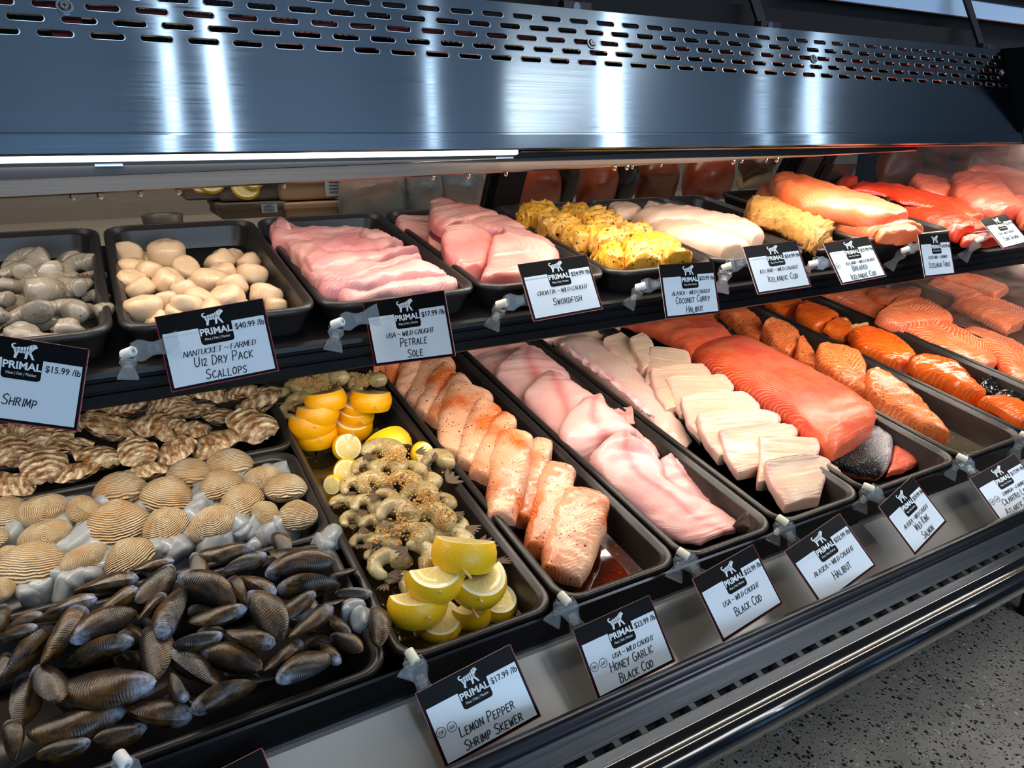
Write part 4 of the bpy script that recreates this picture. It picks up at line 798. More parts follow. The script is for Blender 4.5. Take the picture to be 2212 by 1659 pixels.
# ------------------------------------------------------------------ plain atlantic salmon
ga='striped salmon fillets'
for secs,hs,t,lb in (
 ([(480,990,700,920),(700,1050,1000,960),(900,1130,1150,1040),(1040,1190,1200,1100)],(-.01,-.01,-.012,-.014),.024,'striped salmon fillet farthest back at the shelf edge'),
 ([(980,1020,1060,980),(1080,1060,1200,980),(1200,1080,1330,960),(1300,1060,1400,990)],(.004,.008,.012,.010),.018,'rounded salmon tail end curling above the striped fillet'),
 ([(1120,1180,1230,1045),(1040,1200,1440,1080),(1110,1250,1620,1190),(1240,1292,1640,1260)],(.004,.004,.002,-.002),.030,'folded salmon fillet with bold white stripes'),
 ([(1250,1300,1560,1225),(1400,1390,1760,1330),(1600,1480,1880,1420),(1800,1570,1975,1540),(1880,1605,1965,1590)],(-.010,-.012,-.014,-.018,-.020),.026,'long smooth salmon fillet in front of the striped fold'),
 ([(1700,1320,1800,1290),(1850,1420,2050,1370),(1980,1530,2260,1480),(2050,1640,2400,1600),(2200,1720,2500,1690)],(-.018,-.018,-.018,-.020,-.022),.024,'pinkish salmon fillet at the right frame edge of its tray')):
    ss=[(a,b,c,d,hs[i],t) for i,(a,b,c,d) in enumerate(secs)]
    S_('salmon_fillet',lb,'salmon',LOW,C4,ss,M['atlantic'],ga,n=2.6,em=7,amp=.0014)
for secs,h,lb in (([(1440,950,1560,880),(1600,1020,1760,960),(1750,1090,1900,1030)],-.012,'blurred salmon piece behind the fogged glass, nearest the shelf'),([(1560,900,1700,860),(1760,960,1900,900),(1960,1040,2080,980)],.0,'blurred red salmon lump behind the fogged glass in the middle'),([(1640,1090,1850,1020),(1860,1200,2100,1100),(2060,1310,2300,1200)],-.014,'blurred long salmon fillet behind the fogged glass at the frame edge')):
    S_('salmon_piece',lb,'salmon',LOW,C4,[(a,b,c,d,h,.024) for a,b,c,d in secs],M['atlantic'],'salmon behind the fogged glass')
# ------------------------------------------------------------------ skewered shrimp and lemons in the lower tray
def shrimp(pool_,fr,C,x,y,r,h,an,tilt,label,group,k,flat=.9):
    p=fr.at(*C(x,y),h); q=fr.at(*C(x+r,y),h); s=(q-p).length*2.65
    rot=Matrix.Rotation(math.radians(an),3,'Z')@Matrix.Rotation(math.radians(tilt),3,'X')@Matrix.Rotation(R_.uniform(-.2,.2),3,'Y')
    return two('shrimp',pool_[k%len(pool_)],fr,p,rot,(s,s,s*flat),label,'shrimp',group,('body','tail'))
sk=[(645,525,100,.020),(560,620,75,.010),(690,620,85,.016),(800,625,80,.014),(960,590,80,.0),(490,730,68,.004),(605,715,80,.014),(770,715,88,.020),(900,690,75,.012),(430,815,72,-.004),(560,835,75,.008),(670,805,80,.018),(850,790,95,.020),(1000,805,65,.0),(490,920,68,-.006),(600,950,75,.006),(725,895,95,.018),(925,920,110,.016),(540,1040,66,-.010),(650,1060,85,.006),(810,1000,95,.016),(1050,1050,100,.010),(690,1180,95,.002),(860,1130,105,.014),(745,1290,85,-.004),(950,1010,75,.006),(620,1130,60,-.014),(1080,940,60,-.002),(880,1000,70,.012),(700,985,70,.004)]
P=[LOW.at(*D3(x,y),h) for x,y,r,h in sk]; lab=rank_labels(P,6,'seasoned skewered shrimp, %s from the left in the %s row from the front lemons')
for k,(x,y,r,h) in enumerate(sk): shrimp(SKS,LOW,D3,x,y,r,h,R_.uniform(-30,30)+(200 if x<760 else 180),R_.uniform(-12,16),lab[k],'shrimp on skewers, front bunch',k)
sb=[(150,150,85,0),(250,120,95,.006),(350,130,85,.008),(480,105,75,.004),(575,130,75,.002),(170,235,70,.0),(125,290,55,-.008),(560,185,60,.0),(60,170,60,-.004),(430,180,60,.0),(300,180,70,.004)]
P=[LOW.at(*D3(x,y),h) for x,y,r,h in sb]; lab=rank_labels(P,3,'seasoned shrimp of the far bunch, %s from the left in its %s row')
for k,(x,y,r,h) in enumerate(sb): shrimp(SKS,LOW,D3,x,y,r,h,R_.uniform(0,360),R_.uniform(5,25),lab[k],'shrimp on skewers, far bunch',k)
# loose tails sticking out at the right of the front bunch
tl=[(850,530,915,520,.018),(950,560,1000,540,.008),(1030,700,1085,655,.004),(1060,880,1130,890,.004),(1140,960,1220,980,.0),(1210,1070,1300,1035,.004),(1300,1160,1395,1150,-.004),(880,720,960,690,.014)]
tailp=[]
for k in range(2):
    v,f=tail_fan(k+1); tailp.append(proto('tail_fan',[Vector(p)*2.4 for p in v],f,M['shelltail']))
for k,(a,b,c,d,h) in enumerate(tl):
    u=LOW.at(*D3(a,b),h); w=LOW.at(*D3(c,d),h); dd=w-u; s=dd.length*1.25
    one('shrimp_tail',tailp[k%2],LOW,u,Matrix.Rotation(math.atan2(dd.y,dd.x),3,'Z')@Matrix.Rotation(R_.uniform(-.5,.5),3,'X'),(s,s*1.3,s),'brownish shrimp tail fan jutting from the skewers, %s from the far end'%ORD[k],'shrimp tail','shrimp tails at the tray wall')
# crumbs of seasoning: real grains heaped on the shrimp
mb=MB()
oct_=[(1,0,0),(-1,0,0),(0,1,0),(0,-1,0),(0,0,1),(0,0,-1)]; of=[(0,2,4),(2,1,4),(1,3,4),(3,0,4),(2,0,5),(1,2,5),(3,1,5),(0,3,5)]
for cx,cy,rx,ry,h,n in ((730,540,90,50,.046,150),(760,680,150,60,.044,160),(900,800,110,70,.046,170),(780,960,110,90,.042,110),(1010,900,90,50,.040,80),(560,700,80,70,.034,60),(250,130,120,40,.030,120),(540,110,70,50,.026,70),(640,1010,80,60,.03,40)):
    for _ in range(int(n*1.6)):
        x=cx+R_.gauss(0,.5)*rx; y=cy+R_.gauss(0,.5)*ry; p=LOW.at(*D3(x,y),h-.008+R_.uniform(-.008,.003)); r=R_.uniform(.0006,.0016); mb.add([p+Vector(q)*r*R_.uniform(.7,1.3) for q in oct_],of)
tag(mb.build('seasoning_crumbs',M['crumb'],None,LOW.mat((0,0,0)),True),'golden crumb seasoning sprinkled over the skewered shrimp','seasoning',None,'stuff')
def lemon(kind,fr,C,x,y,w,h,az,tx,label,group,ty=0):
    p=fr.at(*C(x,y),h); s=(fr.at(*C(x+w/2,y),h)-fr.at(*C(x-w/2,y),h)).length/2
    Rw=Matrix.Rotation(math.radians(az),3,'Z')@Matrix.Rotation(math.radians(tx),3,'X')@Matrix.Rotation(math.radians(ty),3,'Y')
    return two('lemon_slice',LEM[kind],fr,p,Rw,(s,s,s),label,'lemon',group,('rind','flesh'))
gl='lemon slices on the skewers'
for a in (('half',1130,1110,370,.028,-32,-30,'upper front lemon half with a skewer end poking out, rind towards us',0),
 ('half',960,1240,340,.016,-6,8,'half lemon slice with its juicy cut face up, left of the skewer end',0),
 ('half',1210,1270,330,.004,12,16,'half lemon slice with cut face up, right of the skewer end',0),
 ('half',860,1400,345,-.010,-8,-14,'pale yellow lemon half lowest at the left front of the tray',0),
 ('disc',980,1500,280,-.034,10,12,'flat lemon slice under the pale half at the very front',0),
 ('half',1310,1400,250,-.034,30,10,'greenish lemon wedge against the right wall at the front',0),
 ('half',1170,1440,260,-.034,10,-10,'shaded lemon half hidden under the right-hand one',0),
 ('half',690,500,280,-.006,8,-62,'bright lemon half behind the topmost shrimp',0),
 ('disc',455,500,170,-.020,0,50,'lemon slice half sunk in the marinade between both bunches',0),
 ('disc',455,640,160,-.006,-30,60,'small round lemon slice at the left of the shrimp bunch',0),
 ('disc',375,715,120,-.016,-50,70,'lemon slice wedged against the left wall beside the shrimp',0),
 ('disc',890,545,160,.000,30,60,'lemon slice showing behind the shrimp tails at the right',0)):
    lemon(a[0],LOW,D3,a[1],a[2],a[3],a[4],a[5],a[6],a[7],gl,a[8])
for a in (('halfd',330,225,240,.030,6,-20,'topmost deep yellow lemon cap of the far left stack'),('halfd',285,300,245,.016,2,-14,'second deep yellow lemon piece down the far left stack'),('halfd',255,355,270,.002,-2,-12,'third deep yellow lemon piece down the far left stack'),('halfd',280,430,240,-.016,4,-12,'lowest deep yellow lemon piece of the far left stack'),('halfd',590,225,240,.024,-28,-18,'deep yellow lemon half leaning at the right of the far stack'),('halfd',515,260,200,.012,-14,8,'deep yellow lemon piece under the leaning half'),('halfd',505,310,210,.0,-8,6,'middle deep yellow lemon piece of the right far stack'),('halfd',490,370,220,-.014,0,12,'lowest deep yellow lemon piece of the right far stack')):
    lemon(a[0],LOW,D3,*a[1:7],a[7],'deep yellow lemons at the far end')
for k,(x,y,dx,dy,h) in enumerate(((1135,1215,36,40,.036),(975,1320,22,16,.020),(925,1480,10,8,.000),(1228,1385,6,6,.010),(1190,1450,22,34,-.006),(625,268,6,8,.030),(292,450,5,6,-.006),(262,378,5,6,.010),(492,425,5,6,-.004),(545,355,5,6,.006))):
    u=LOW.at(*D3(x,y),h); w=LOW.at(*D3(x+dx,y+dy),h+.003); d=(w-u).normalized(); b=MB(); b.tube(-d*.05,w-u,.0016,.0013,8)
    tag(b.build('skewer_stick',M['wood'],None,LOW.mat(u),True),'wooden skewer end poking out of the lemons, %s of the ten'%ORD[k],'skewer','wooden skewer ends')
# ------------------------------------------------------------------ upper shelf
us=[(150,310,115,.004),(390,315,135,.006),(610,350,105,.004),(80,390,105,.010),(290,445,130,.012),(540,440,115,.010),(220,560,170,.014),(150,725,145,.010),(430,670,130,.012),(690,690,105,.006),(330,830,150,.004),(70,840,95,.004),(500,810,95,.002),(660,440,85,.004),(20,480,85,.012),(560,560,95,.008),(380,560,100,.010),(20,620,100,.012),(-80,700,120,.01),(-60,420,120,.008),(440,790,90,.004),(680,590,80,.0),(-60,560,110,.01),(150,500,120,-.004),(420,600,120,-.004),(600,450,110,-.006),(250,650,120,-.004),(480,360,110,-.006),(560,700,110,-.006),(200,380,110,-.004),(640,780,100,-.008),(100,620,110,-.004),(350,740,120,-.004)]
P=[UP.at(*C1(x,y),h-.018) for x,y,r,h in us]; lab=rank_labels(P,5,'grey peeled shrimp, %s from the left in the %s row of the upper left tray')
for k,(x,y,r,h) in enumerate(us): shrimp(SHR,UP,C1,x,y,r*1.22,h-.018,R_.uniform(0,360),R_.uniform(0,40),lab[k],'peeled shrimp in the upper left tray',k)
sc=[(960,250,125,.0),(1245,235,165,.002),(1000,345,130,.008),(980,440,130,.010),(1120,385,130,.010),(1390,345,120,.006),(1640,300,130,.0),(1850,305,110,-.004),(1660,380,115,.008),(1875,400,130,.002),(1560,440,140,.012),(1260,445,140,.014),(1050,500,125,.012),(1380,515,120,.014),(1735,490,140,.008),(1480,565,115,.014),(1690,575,145,.010),(1990,550,135,.0),(1240,585,110,.014),(1070,650,160,.012),(1400,620,130,.012),(1170,735,100,.004),(2060,625,95,-.004),(1560,660,120,.006),(1320,690,110,.006),(1800,650,120,.0),(980,560,90,.002),(1480,470,100,.006),(1120,290,100,-.01),(1750,270,90,-.012)]
P=[UP.at(*C1(x,y),h-.018) for x,y,r,h in sc]; lab=rank_labels(P,6,'cream raw scallop, %s from the left in the %s row from the tray front')
for k,(x,y,r,h) in enumerate(sc):
    p=P[k]; s=(UP.at(*C1(x+r,y),h)-UP.at(*C1(x,y),h)).length*2
    one('scallop',SCA[k%5],UP,p,Euler((R_.uniform(-.6,.7),R_.uniform(-.6,.6),R_.uniform(0,6.3))).to_matrix(),(s,s*.95,s*.95),lab[k],'scallop','scallops in the upper tray')
gp='pink sole fillets'
for secs,hs,t,lb in (
 ([(90,330,170,240),(110,400,330,330),(240,420,700,330),(330,430,900,340),(600,450,1000,390)],(.0,-.004,-.006,-.008,-.01),.026,'pink sole fillet farthest back, running the width of the tray'),
 ([(80,350,140,400),(100,280,240,300),(140,225,200,235)],(-.006,.008,.016),.012,'pointed pink sole tip standing up in the back left corner'),
 ([(720,375,760,330),(760,400,990,400),(800,440,1000,430)],(-.006,-.004,-.008),.026,'rounded pink sole fold at the back right'),
 ([(200,470,260,440),(300,500,420,420),(700,500,800,400),(960,470,1080,400)],(-.004,-.002,-.002,-.006),.024,'pink sole fillet second from the back'),
 ([(240,510,240,470),(330,590,440,470),(440,650,560,520),(800,590,900,510),(1100,520,1190,490)],(-.002,.0,.002,.0,-.006),.026,'long pink sole fillet with a rolled lip across the middle'),
 ([(330,640,350,560),(420,700,480,610),(700,720,900,590),(1000,620,1180,530),(1200,570,1220,560)],(-.006,-.002,.0,.0,-.006),.024,'pale pink sole fillet third from the front'),
 ([(400,690,440,650),(480,770,520,660),(760,760,980,620),(1000,700,1230,570),(1380,700,1400,680)],(-.010,-.006,-.002,.0,-.012),.024,'pink sole fillet second from the front'),
 ([(540,830,560,770),(700,850,740,750),(1000,800,1020,700),(1300,760,1330,680),(1480,745,1470,720)],(-.014,-.010,-.010,-.012,-.018),.022,'deep pink sole fillet with a red edge along the tray front')):
    slab('sole_fillet',lb,'fish fillet',UP,C2,[(a,b,c,d,hs[i],t) for i,(a,b,c,d) in enumerate(secs)],M['sole'],gp,amp=.0026,fq=60,edge=.0016)
gs='swordfish steaks'
for secs,hs,t,n_,sk_,lb in (
 ([(1010,240,1290,225),(1020,300,1320,330),(1100,360,1300,390)],(-.006,-.012,-.018),.018,4,None,'flat swordfish slab at the back left of its tray'),
 ([(1275,160,1330,135),(1270,260,1560,165),(1360,330,1760,215),(1440,350,1815,280)],(.010,.008,.004,-.004),.026,3,'dark','large swordfish steak draped on top with a dark edge'),
 ([(1440,300,1500,230),(1560,330,1830,240),(1780,370,2000,330)],(.002,.0,-.008),.024,3,None,'swordfish steak behind the round one, grained and greyish'),
 ([(1255,390,1300,300),(1270,440,1370,380),(1340,480,1380,470)],(-.010,-.014,-.018),.014,3,'dark','dark red-edged swordfish end hanging at the left'),
 ([(1370,330,1600,305),(1360,420,1720,360),(1400,540,1745,480),(1520,640,1660,620)],(.010,.004,-.006,-.016),.020,3.5,None,'round pale swordfish steak facing the front'),
 ([(1810,340,1900,320),(1860,400,2080,380),(2050,460,2212,460)],(-.004,-.008,-.014),.020,3,None,'rosy swordfish steak along the right wall'),
 ([(1740,400,1850,385),(1700,500,2100,430),(1690,590,2230,500),(1640,690,2200,620),(1700,720,1960,700)],(.004,-.002,-.010,-.018,-.022),.024,3.5,'dark','front swordfish steak with a red rim and ring grain')):
    slab('swordfish_steak',lb,'fish steak',UP,C2,[(a,b,c,d,hs[i],t) for i,(a,b,c,d) in enumerate(secs)],M['swordfish'],gs,n=n_,em=10,tb=.7,amp=.0018,edge=.0012,skin=(M['skin_red'] if sk_ else None))
gc='curry coated fish pieces'
for secs,h,t,mt,lb in (
 ([(60,190,380,165),(60,240,440,230),(150,275,420,260)],.0,.020,'curry_bright','bright yellow curry fish block at the back left'),
 ([(430,190,640,165),(450,250,690,210),(540,270,680,240)],-.002,.020,'curry_bright','bright yellow curry fish block at the back right'),
 ([(230,300,420,260),(260,350,560,300),(380,380,600,340)],-.002,.022,'curry','coarse spiced curry fish lump, second row left'),
 ([(550,280,760,210),(600,320,940,290),(720,370,980,350)],.0,.024,'curry','coarse spiced curry fish lump, second row right'),
 ([(380,370,560,330),(460,430,720,400),(560,500,720,480)],-.006,.022,'curry','curry fish lump at the left wall in the middle'),
 ([(600,350,800,320),(640,420,900,390),(720,500,980,470)],-.002,.024,'curry','tallest curry fish lump in the very middle'),
 ([(880,390,1140,360),(880,450,1230,420),(980,480,1240,470)],-.006,.024,'curry','curry fish lump at the right wall in the middle'),
 ([(680,520,920,510),(740,580,970,570),(830,660,970,670)],-.012,.022,'curry_bright','bright curry fish block at the front left'),
 ([(960,440,1100,440),(950,540,1360,470),(980,620,1380,560),(990,680,1270,660)],-.010,.026,'curry_bright','big bright curry fish block at the front'),
 ([(1300,480,1390,460),(1300,560,1460,540),(1280,600,1560,580)],-.012,.020,'curry_bright','bright curry fish block at the front right corner')):
    slab('curry_fish',lb,'fish piece',UP,C3,[(a,b,c,d,h,t) for a,b,c,d in secs],M[mt],gc,n=3.2,em=8,amp=.0055,fq=120,edge=.002)
gi='pale cod fillets'
for secs,hs,t,lb in (
 ([(830,190,900,150),(900,230,1060,160),(1060,260,1120,210)],(-.006,-.004,-.008),.024,'rounded pale cod end at the back left'),
 ([(1130,200,1180,130),(1150,240,1300,170),(1200,250,1320,230)],(.0,.0,-.006),.022,'pale cod fold sticking up at the back'),
 ([(1040,260,1250,190),(1200,290,1500,190),(1500,310,1780,250),(1800,370,2010,310),(2060,460,2170,420)],(-.004,.0,-.002,-.006,-.012),.028,'long pale cod fillet along the right wall'),
 ([(1100,290,1220,250),(1230,380,1500,290),(1420,430,1740,360),(1620,500,2020,480),(1800,550,2010,540)],(-.010,-.008,-.006,-.012,-.016),.026,'long pale cod fillet with silvery sheen along the left wall')):
    slab('cod_fillet',lb,'fish fillet',UP,C3,[(a,b,c,d,hs[i],t) for i,(a,b,c,d) in enumerate(secs)],M['cod'],gi,amp=.0016)
for secs,hs,t,lb in (([(35,360,60,335),(80,420,240,340),(300,490,500,390),(480,600,680,480),(580,680,740,560)],(.014,.014,.010,.004,-.006),.026,'upper crumb-breaded fish fillet with pointed end'),([(30,460,80,440),(200,510,350,440),(420,600,560,520),(520,700,680,640),(600,730,700,690)],(-.012,-.010,-.012,-.016,-.020),.024,'lower crumb-breaded fish fillet under the pointed one')):
    slab('breaded_fillet',lb,'fish fillet',UP,C4,[(a,b,c,d,hs[i],t) for i,(a,b,c,d) in enumerate(secs)],M['breaded'],'breaded fillets',amp=.0036,fq=230,edge=.002)
gt='long trout fillets'
for secs,hs,t,lb in (
 ([(100,270,190,190),(200,330,330,250),(500,430,700,330),(800,510,1000,430),(1020,580,1420,520)],(.0,.002,.0,-.002,-.006),.028,'lower long orange trout fillet lying under the folded one'),
 ([(210,180,300,118),(300,260,470,150),(520,350,760,240),(800,420,1060,330),(1060,500,1270,430),(1200,500,1275,480)],(.026,.026,.022,.016,.006,.000),.030,'top long orange trout fillet with a folded back end'),
 ([(1040,560,1130,505),(1080,585,1330,510),(1200,590,1400,560)],(-.002,-.002,-.006),.020,'short bright orange trout tail at the tray front')):
    slab('trout_fillet',lb,'fish fillet',UP,C4,[(a,b,c,d,hs[i]+.012,t) for i,(a,b,c,d) in enumerate(secs)],M['steelhead'],gt)
gk='bright red salmon sides'
for secs,hs,t,lb,sk_ in (
 ([(700,220,800,150),(760,240,890,150),(840,260,890,190)],(.0,.004,.0),.030,'curled bright red salmon end at the back',None),
 ([(830,265,880,175),(860,215,960,150),(1080,225,1200,165),(1300,300,1420,220),(1560,380,1700,290),(1760,440,1890,410)],(.012,.026,.026,.020,.010,.000),.014,'arched bright red salmon strip over a dark hollow','dark'),
 ([(1180,350,1300,320),(1300,420,1560,340),(1480,490,1740,430),(1640,560,1800,520),(1700,580,1790,560)],(.0,.0,-.002,-.006,-.010),.026,'bright red salmon side in front of the dark hollow',None),
 ([(1700,470,1780,445),(1720,510,1880,470),(1780,560,1900,520)],(-.004,-.006,-.010),.016,'pink salmon belly piece behind the white sign',None),
 ([(1700,590,1800,570),(1720,615,1960,560),(1800,620,2040,600)],(-.012,-.012,-.016),.014,'wet red salmon scrap at the tray front',None)):
    slab('salmon_fillet',lb,'salmon',UP,C4,[(a,b,c,d,hs[i],t) for i,(a,b,c,d) in enumerate(secs)],M['sockeye'],gk,skin=M['skin_dark'] if sk_ else None,amp=.002)
slab('salmon_tail_piece','silver-skinned salmon tail tip under the red arch','fish tail',UP,C4,[(1040,320,1100,270,.004,.014),(1100,350,1180,250,.006,.020),(1180,340,1260,290,.004,.010)],M['skin'],None)
slab('salmon_belly','dark-skinned salmon belly inside the red arch','fish skin',UP,C4,[(840,280,880,220,-.004,.010),(960,320,1040,215,-.002,.014),(1060,320,1110,250,-.004,.010)],M['skin_dark'],None)
gq='dull salmon behind the fogged glass on the shelf'
for secs,hs,t,lb in (([(1290,180,1360,125),(1400,240,1520,150),(1620,290,1700,210)],(.01,.006,.0),.026,'hazy rounded salmon end just inside the fogged glass'),([(1600,170,1660,120),(1640,260,1950,120),(1760,330,2080,250),(2000,420,2200,400)],(.014,.012,.006,-.004),.028,'hazy brown-pink salmon side draped behind the white sign'),([(1720,100,1850,55),(1900,130,2040,80),(2100,230,2260,150),(2300,300,2400,250)],(.01,.008,.004,.0),.030,'hazy orange salmon side farthest back at the frame edge'),([(2080,300,2160,280),(2130,380,2300,320),(2180,480,2400,420)],(.0,-.002,-.004),.020,'hazy salmon piece at the frame edge below the draped side')):
    slab('salmon_fillet',lb,'salmon',UP,C4,[(a,b,c,d,hs[i],t) for i,(a,b,c,d) in enumerate(secs)],M['coho'],gq,amp=.002)
# ------------------------------------------------------------------ lettering: stroke alphabet (marker and serif pen) plus the built-in font for print
GL={'A':[[(0,0),(.45,1),(.9,0)],[(.18,.38),(.74,.38)]],'B':[[(.05,0),(.05,1),(.55,.98),(.7,.78),(.52,.55),(.05,.52)],[(.52,.55),(.8,.3),(.6,.04),(.05,0)]],'C':[[(.85,.85),(.55,1),(.2,.85),(.03,.5),(.18,.12),(.5,0),(.85,.15)]],'D':[[(.05,0),(.05,1),(.5,.95),(.85,.55),(.6,.1),(.05,0)]],'E':[[(.75,1),(.05,1),(.05,0),(.78,0)],[(.05,.52),(.6,.52)]],'F':[[(.78,1),(.05,1),(.05,0)],[(.05,.52),(.6,.52)]],'G':[[(.85,.85),(.5,1),(.15,.8),(.03,.45),(.2,.08),(.55,0),(.85,.2),(.85,.45),(.5,.45)]],'H':[[(.05,0),(.05,1)],[(.85,0),(.85,1)],[(.05,.5),(.85,.5)]],'I':[[(.2,0),(.2,1)]],'K':[[(.05,0),(.05,1)],[(.8,1),(.08,.45),(.85,0)]],'L':[[(.05,1),(.05,0),(.75,0)]],'M':[[(.02,0),(.1,1),(.5,.2),(.9,1),(1,0)]],'N':[[(.05,0),(.05,1),(.85,0),(.85,1)]],'O':[[(.45,1),(.1,.8),(.02,.45),(.2,.06),(.5,0),(.82,.2),(.9,.55),(.75,.88),(.45,1)]],'P':[[(.05,0),(.05,1),(.6,.98),(.8,.75),(.6,.5),(.05,.45)]],'R':[[(.05,0),(.05,1),(.6,.98),(.78,.76),(.58,.52),(.05,.48)],[(.4,.5),(.85,0)]],'S':[[(.8,.88),(.5,1),(.15,.88),(.1,.66),(.4,.52),(.75,.36),(.72,.1),(.4,0),(.03,.12)]],'T':[[(.4,0),(.4,1)],[(0,1),(.85,1)]],'U':[[(.05,1),(.05,.3),(.25,.02),(.6,.02),(.82,.3),(.82,1)]],'V':[[(0,1),(.4,0),(.8,1)]],'W':[[(0,1),(.25,0),(.5,.75),(.75,0),(1,1)]],'Y':[[(0,1),(.4,.5)],[(.82,1),(.25,-.05)]],'1':[[(.25,0),(.25,1)]],'2':[[(.05,.78),(.3,1),(.65,.85),(.55,.5),(.05,0),(.75,.02)]],'~':[[(0,.45),(.2,.58),(.45,.48),(.7,.4),(.9,.54)]],' ':[]}
def stroke_text(text,h,w,cx,by,small=.74,shear=.12,sp=.24,serif=False,asp=.72,rs=None):
    """flat ribbons for one centred line; h = cap height, w = pen width"""
    pl=[];x=0; start=True
    for ch in text:
        if ch==' ': x+=h*.36; start=True; continue
        k=h if (start or serif) else h*small
        g=GL[ch.upper()]; wd=max((p[0] for s in g for p in s),default=.3)
        j=(rs.uniform(-.05,.05)*h if rs else 0)
        for s in g: pl.append([(x+p[0]*k*asp+p[1]*k*shear,p[1]*k+j) for p in s])
        x+=wd*k*asp+h*sp*(.8 if serif else 1); start=False
    tot=x-h*sp; v=[];f=[]
    for s in pl:
        for (a,b),(c,d) in zip(s,s[1:]):
            dx,dy=c-a,d-b; L=math.hypot(dx,dy) or 1; 
            if serif: ww=w*(.32+.68*abs(dy)/L)
            else: ww=w
            nx,ny=-dy/L*ww/2,dx/L*ww/2; ex,ey=dx/L*ww*.3,dy/L*ww*.3; n=len(v)
            v+=[(a-ex+nx,b-ey+ny),(a-ex-nx,b-ey-ny),(c+ex-nx,d+ey-ny),(c+ex+nx,d+ey+ny)]; f.append((n,n+1,n+2,n+3))
        if serif and len(s)<4:
            for p in (s[0],s[-1]):
                n=len(v); q=h*.13; t=w*.3; v+=[(p[0]-q,p[1]-t/2),(p[0]+q,p[1]-t/2),(p[0]+q,p[1]+t/2),(p[0]-q,p[1]+t/2)]; f.append((n,n+1,n+2,n+3))
    return [(p[0]-tot/2+cx,p[1]+by,0) for p in v],f
_fc={}
def font_mesh(txt,size,off=0,shear=0):
    k=(txt,size,off,shear)
    if k not in _fc:
        c=bpy.data.curves.new('lettering','FONT'); c.body=txt; c.size=size; c.align_x='CENTER'; c.offset=off; c.shear=shear; c.resolution_u=3
        o=bpy.data.objects.new('t',c); COL.objects.link(o); dg=bpy.context.evaluated_depsgraph_get(); dg.update(); me=bpy.data.meshes.new_from_object(o.evaluated_get(dg)); bpy.data.objects.remove(o); _fc[k]=me
    return _fc[k]
def text_part(name,txt,size,x,y,z,mat,parent,off=0,shear=0,sx=1):
    src=font_mesh(txt,size,off,shear); 
    me=src if not src.materials else src
    if not me.materials: me.materials.append(mat)
    o=bpy.data.objects.new(name,me); link(o); o.parent=parent; o.matrix_basis=Matrix.Translation((x,y,z))@Matrix.Diagonal((sx,1,1,1)); return o
BULL=[(.02,.66),(.00,.80),(.06,.90),(.16,.91),(.18,.84),(.10,.84),(.07,.78),(.09,.70),(.16,.66),(.28,.72),(.45,.74),(.62,.80),(.72,.90),(.80,.93),(.84,1.0),(.87,.93),(.96,.98),(.94,.88),(1.0,.84),(.99,.76),(.90,.70),(.86,.60),(.80,.52),(.78,.42),(.86,.26),(.90,.10),(.94,.03),(.84,.03),(.80,.14),(.74,.28),(.68,.40),(.66,.22),(.64,.03),(.54,.03),(.56,.14),(.55,.36),(.40,.36),(.30,.36),(.28,.22),(.24,.10),(.26,.02),(.15,.02),(.14,.14),(.17,.28),(.13,.42),(.11,.54),(.06,.60)]
BCUT=[[(.24,.74),(.22,.36)],[(.36,.76),(.35,.34)],[(.47,.77),(.47,.34)],[(.58,.80),(.58,.36)],[(.70,.90),(.66,.62),(.72,.40)],[(.12,.55),(.45,.52),(.72,.56),(.88,.62)],[(.84,.93),(.80,.74)]]
TW,TH=.092,.0675
def logo_meshes():
    me=bpy.data.meshes.new('emblem'); me.from_pydata([(x,y,0) for x,y in BULL],[],[tuple(range(len(BULL)))]); me.materials.append(M['tag_print'])
    v=[];f=[]
    for s in BCUT:
        for (a,b),(c,d) in zip(s,s[1:]):
            L=math.hypot(c-a,d-b); nx,ny=-(d-b)/L*.011,(c-a)/L*.011; n=len(v); v+=[(a+nx,b+ny,0),(a-nx,b-ny,0),(c-nx,d-ny,0),(c+nx,d+ny,0)]; f.append((n,n+1,n+2,n+3))
    m2=bpy.data.meshes.new('emblem_lines'); m2.from_pydata(v,[],f); m2.materials.append(M['tag_black']); return me,m2
EMB,EMBL=logo_meshes()
def plate(name,x0,x1,y0,y1,z,mat,parent,tab=None):
    if tab is None: v=[(x0,y0,z),(x1,y0,z),(x1,y1,z),(x0,y1,z)]
    else:
        a,b,c=tab; r=.0025; v=[(x0,y0,z),(a,y0,z),(a,c+r,z),(a+r*.3,c+r*.3,z),(a+r,c,z),(b-r,c,z),(b-r*.3,c+r*.3,z),(b,c+r,z),(b,y0,z),(x1,y0,z),(x1,y1,z),(x0,y1,z)]
    return mesh(name,v,[tuple(range(len(v)))],mat,parent,None,False)
CAMB=Matrix((_R,-_dn,-_fw)).transposed()
PRICE_R=random.Random(5)
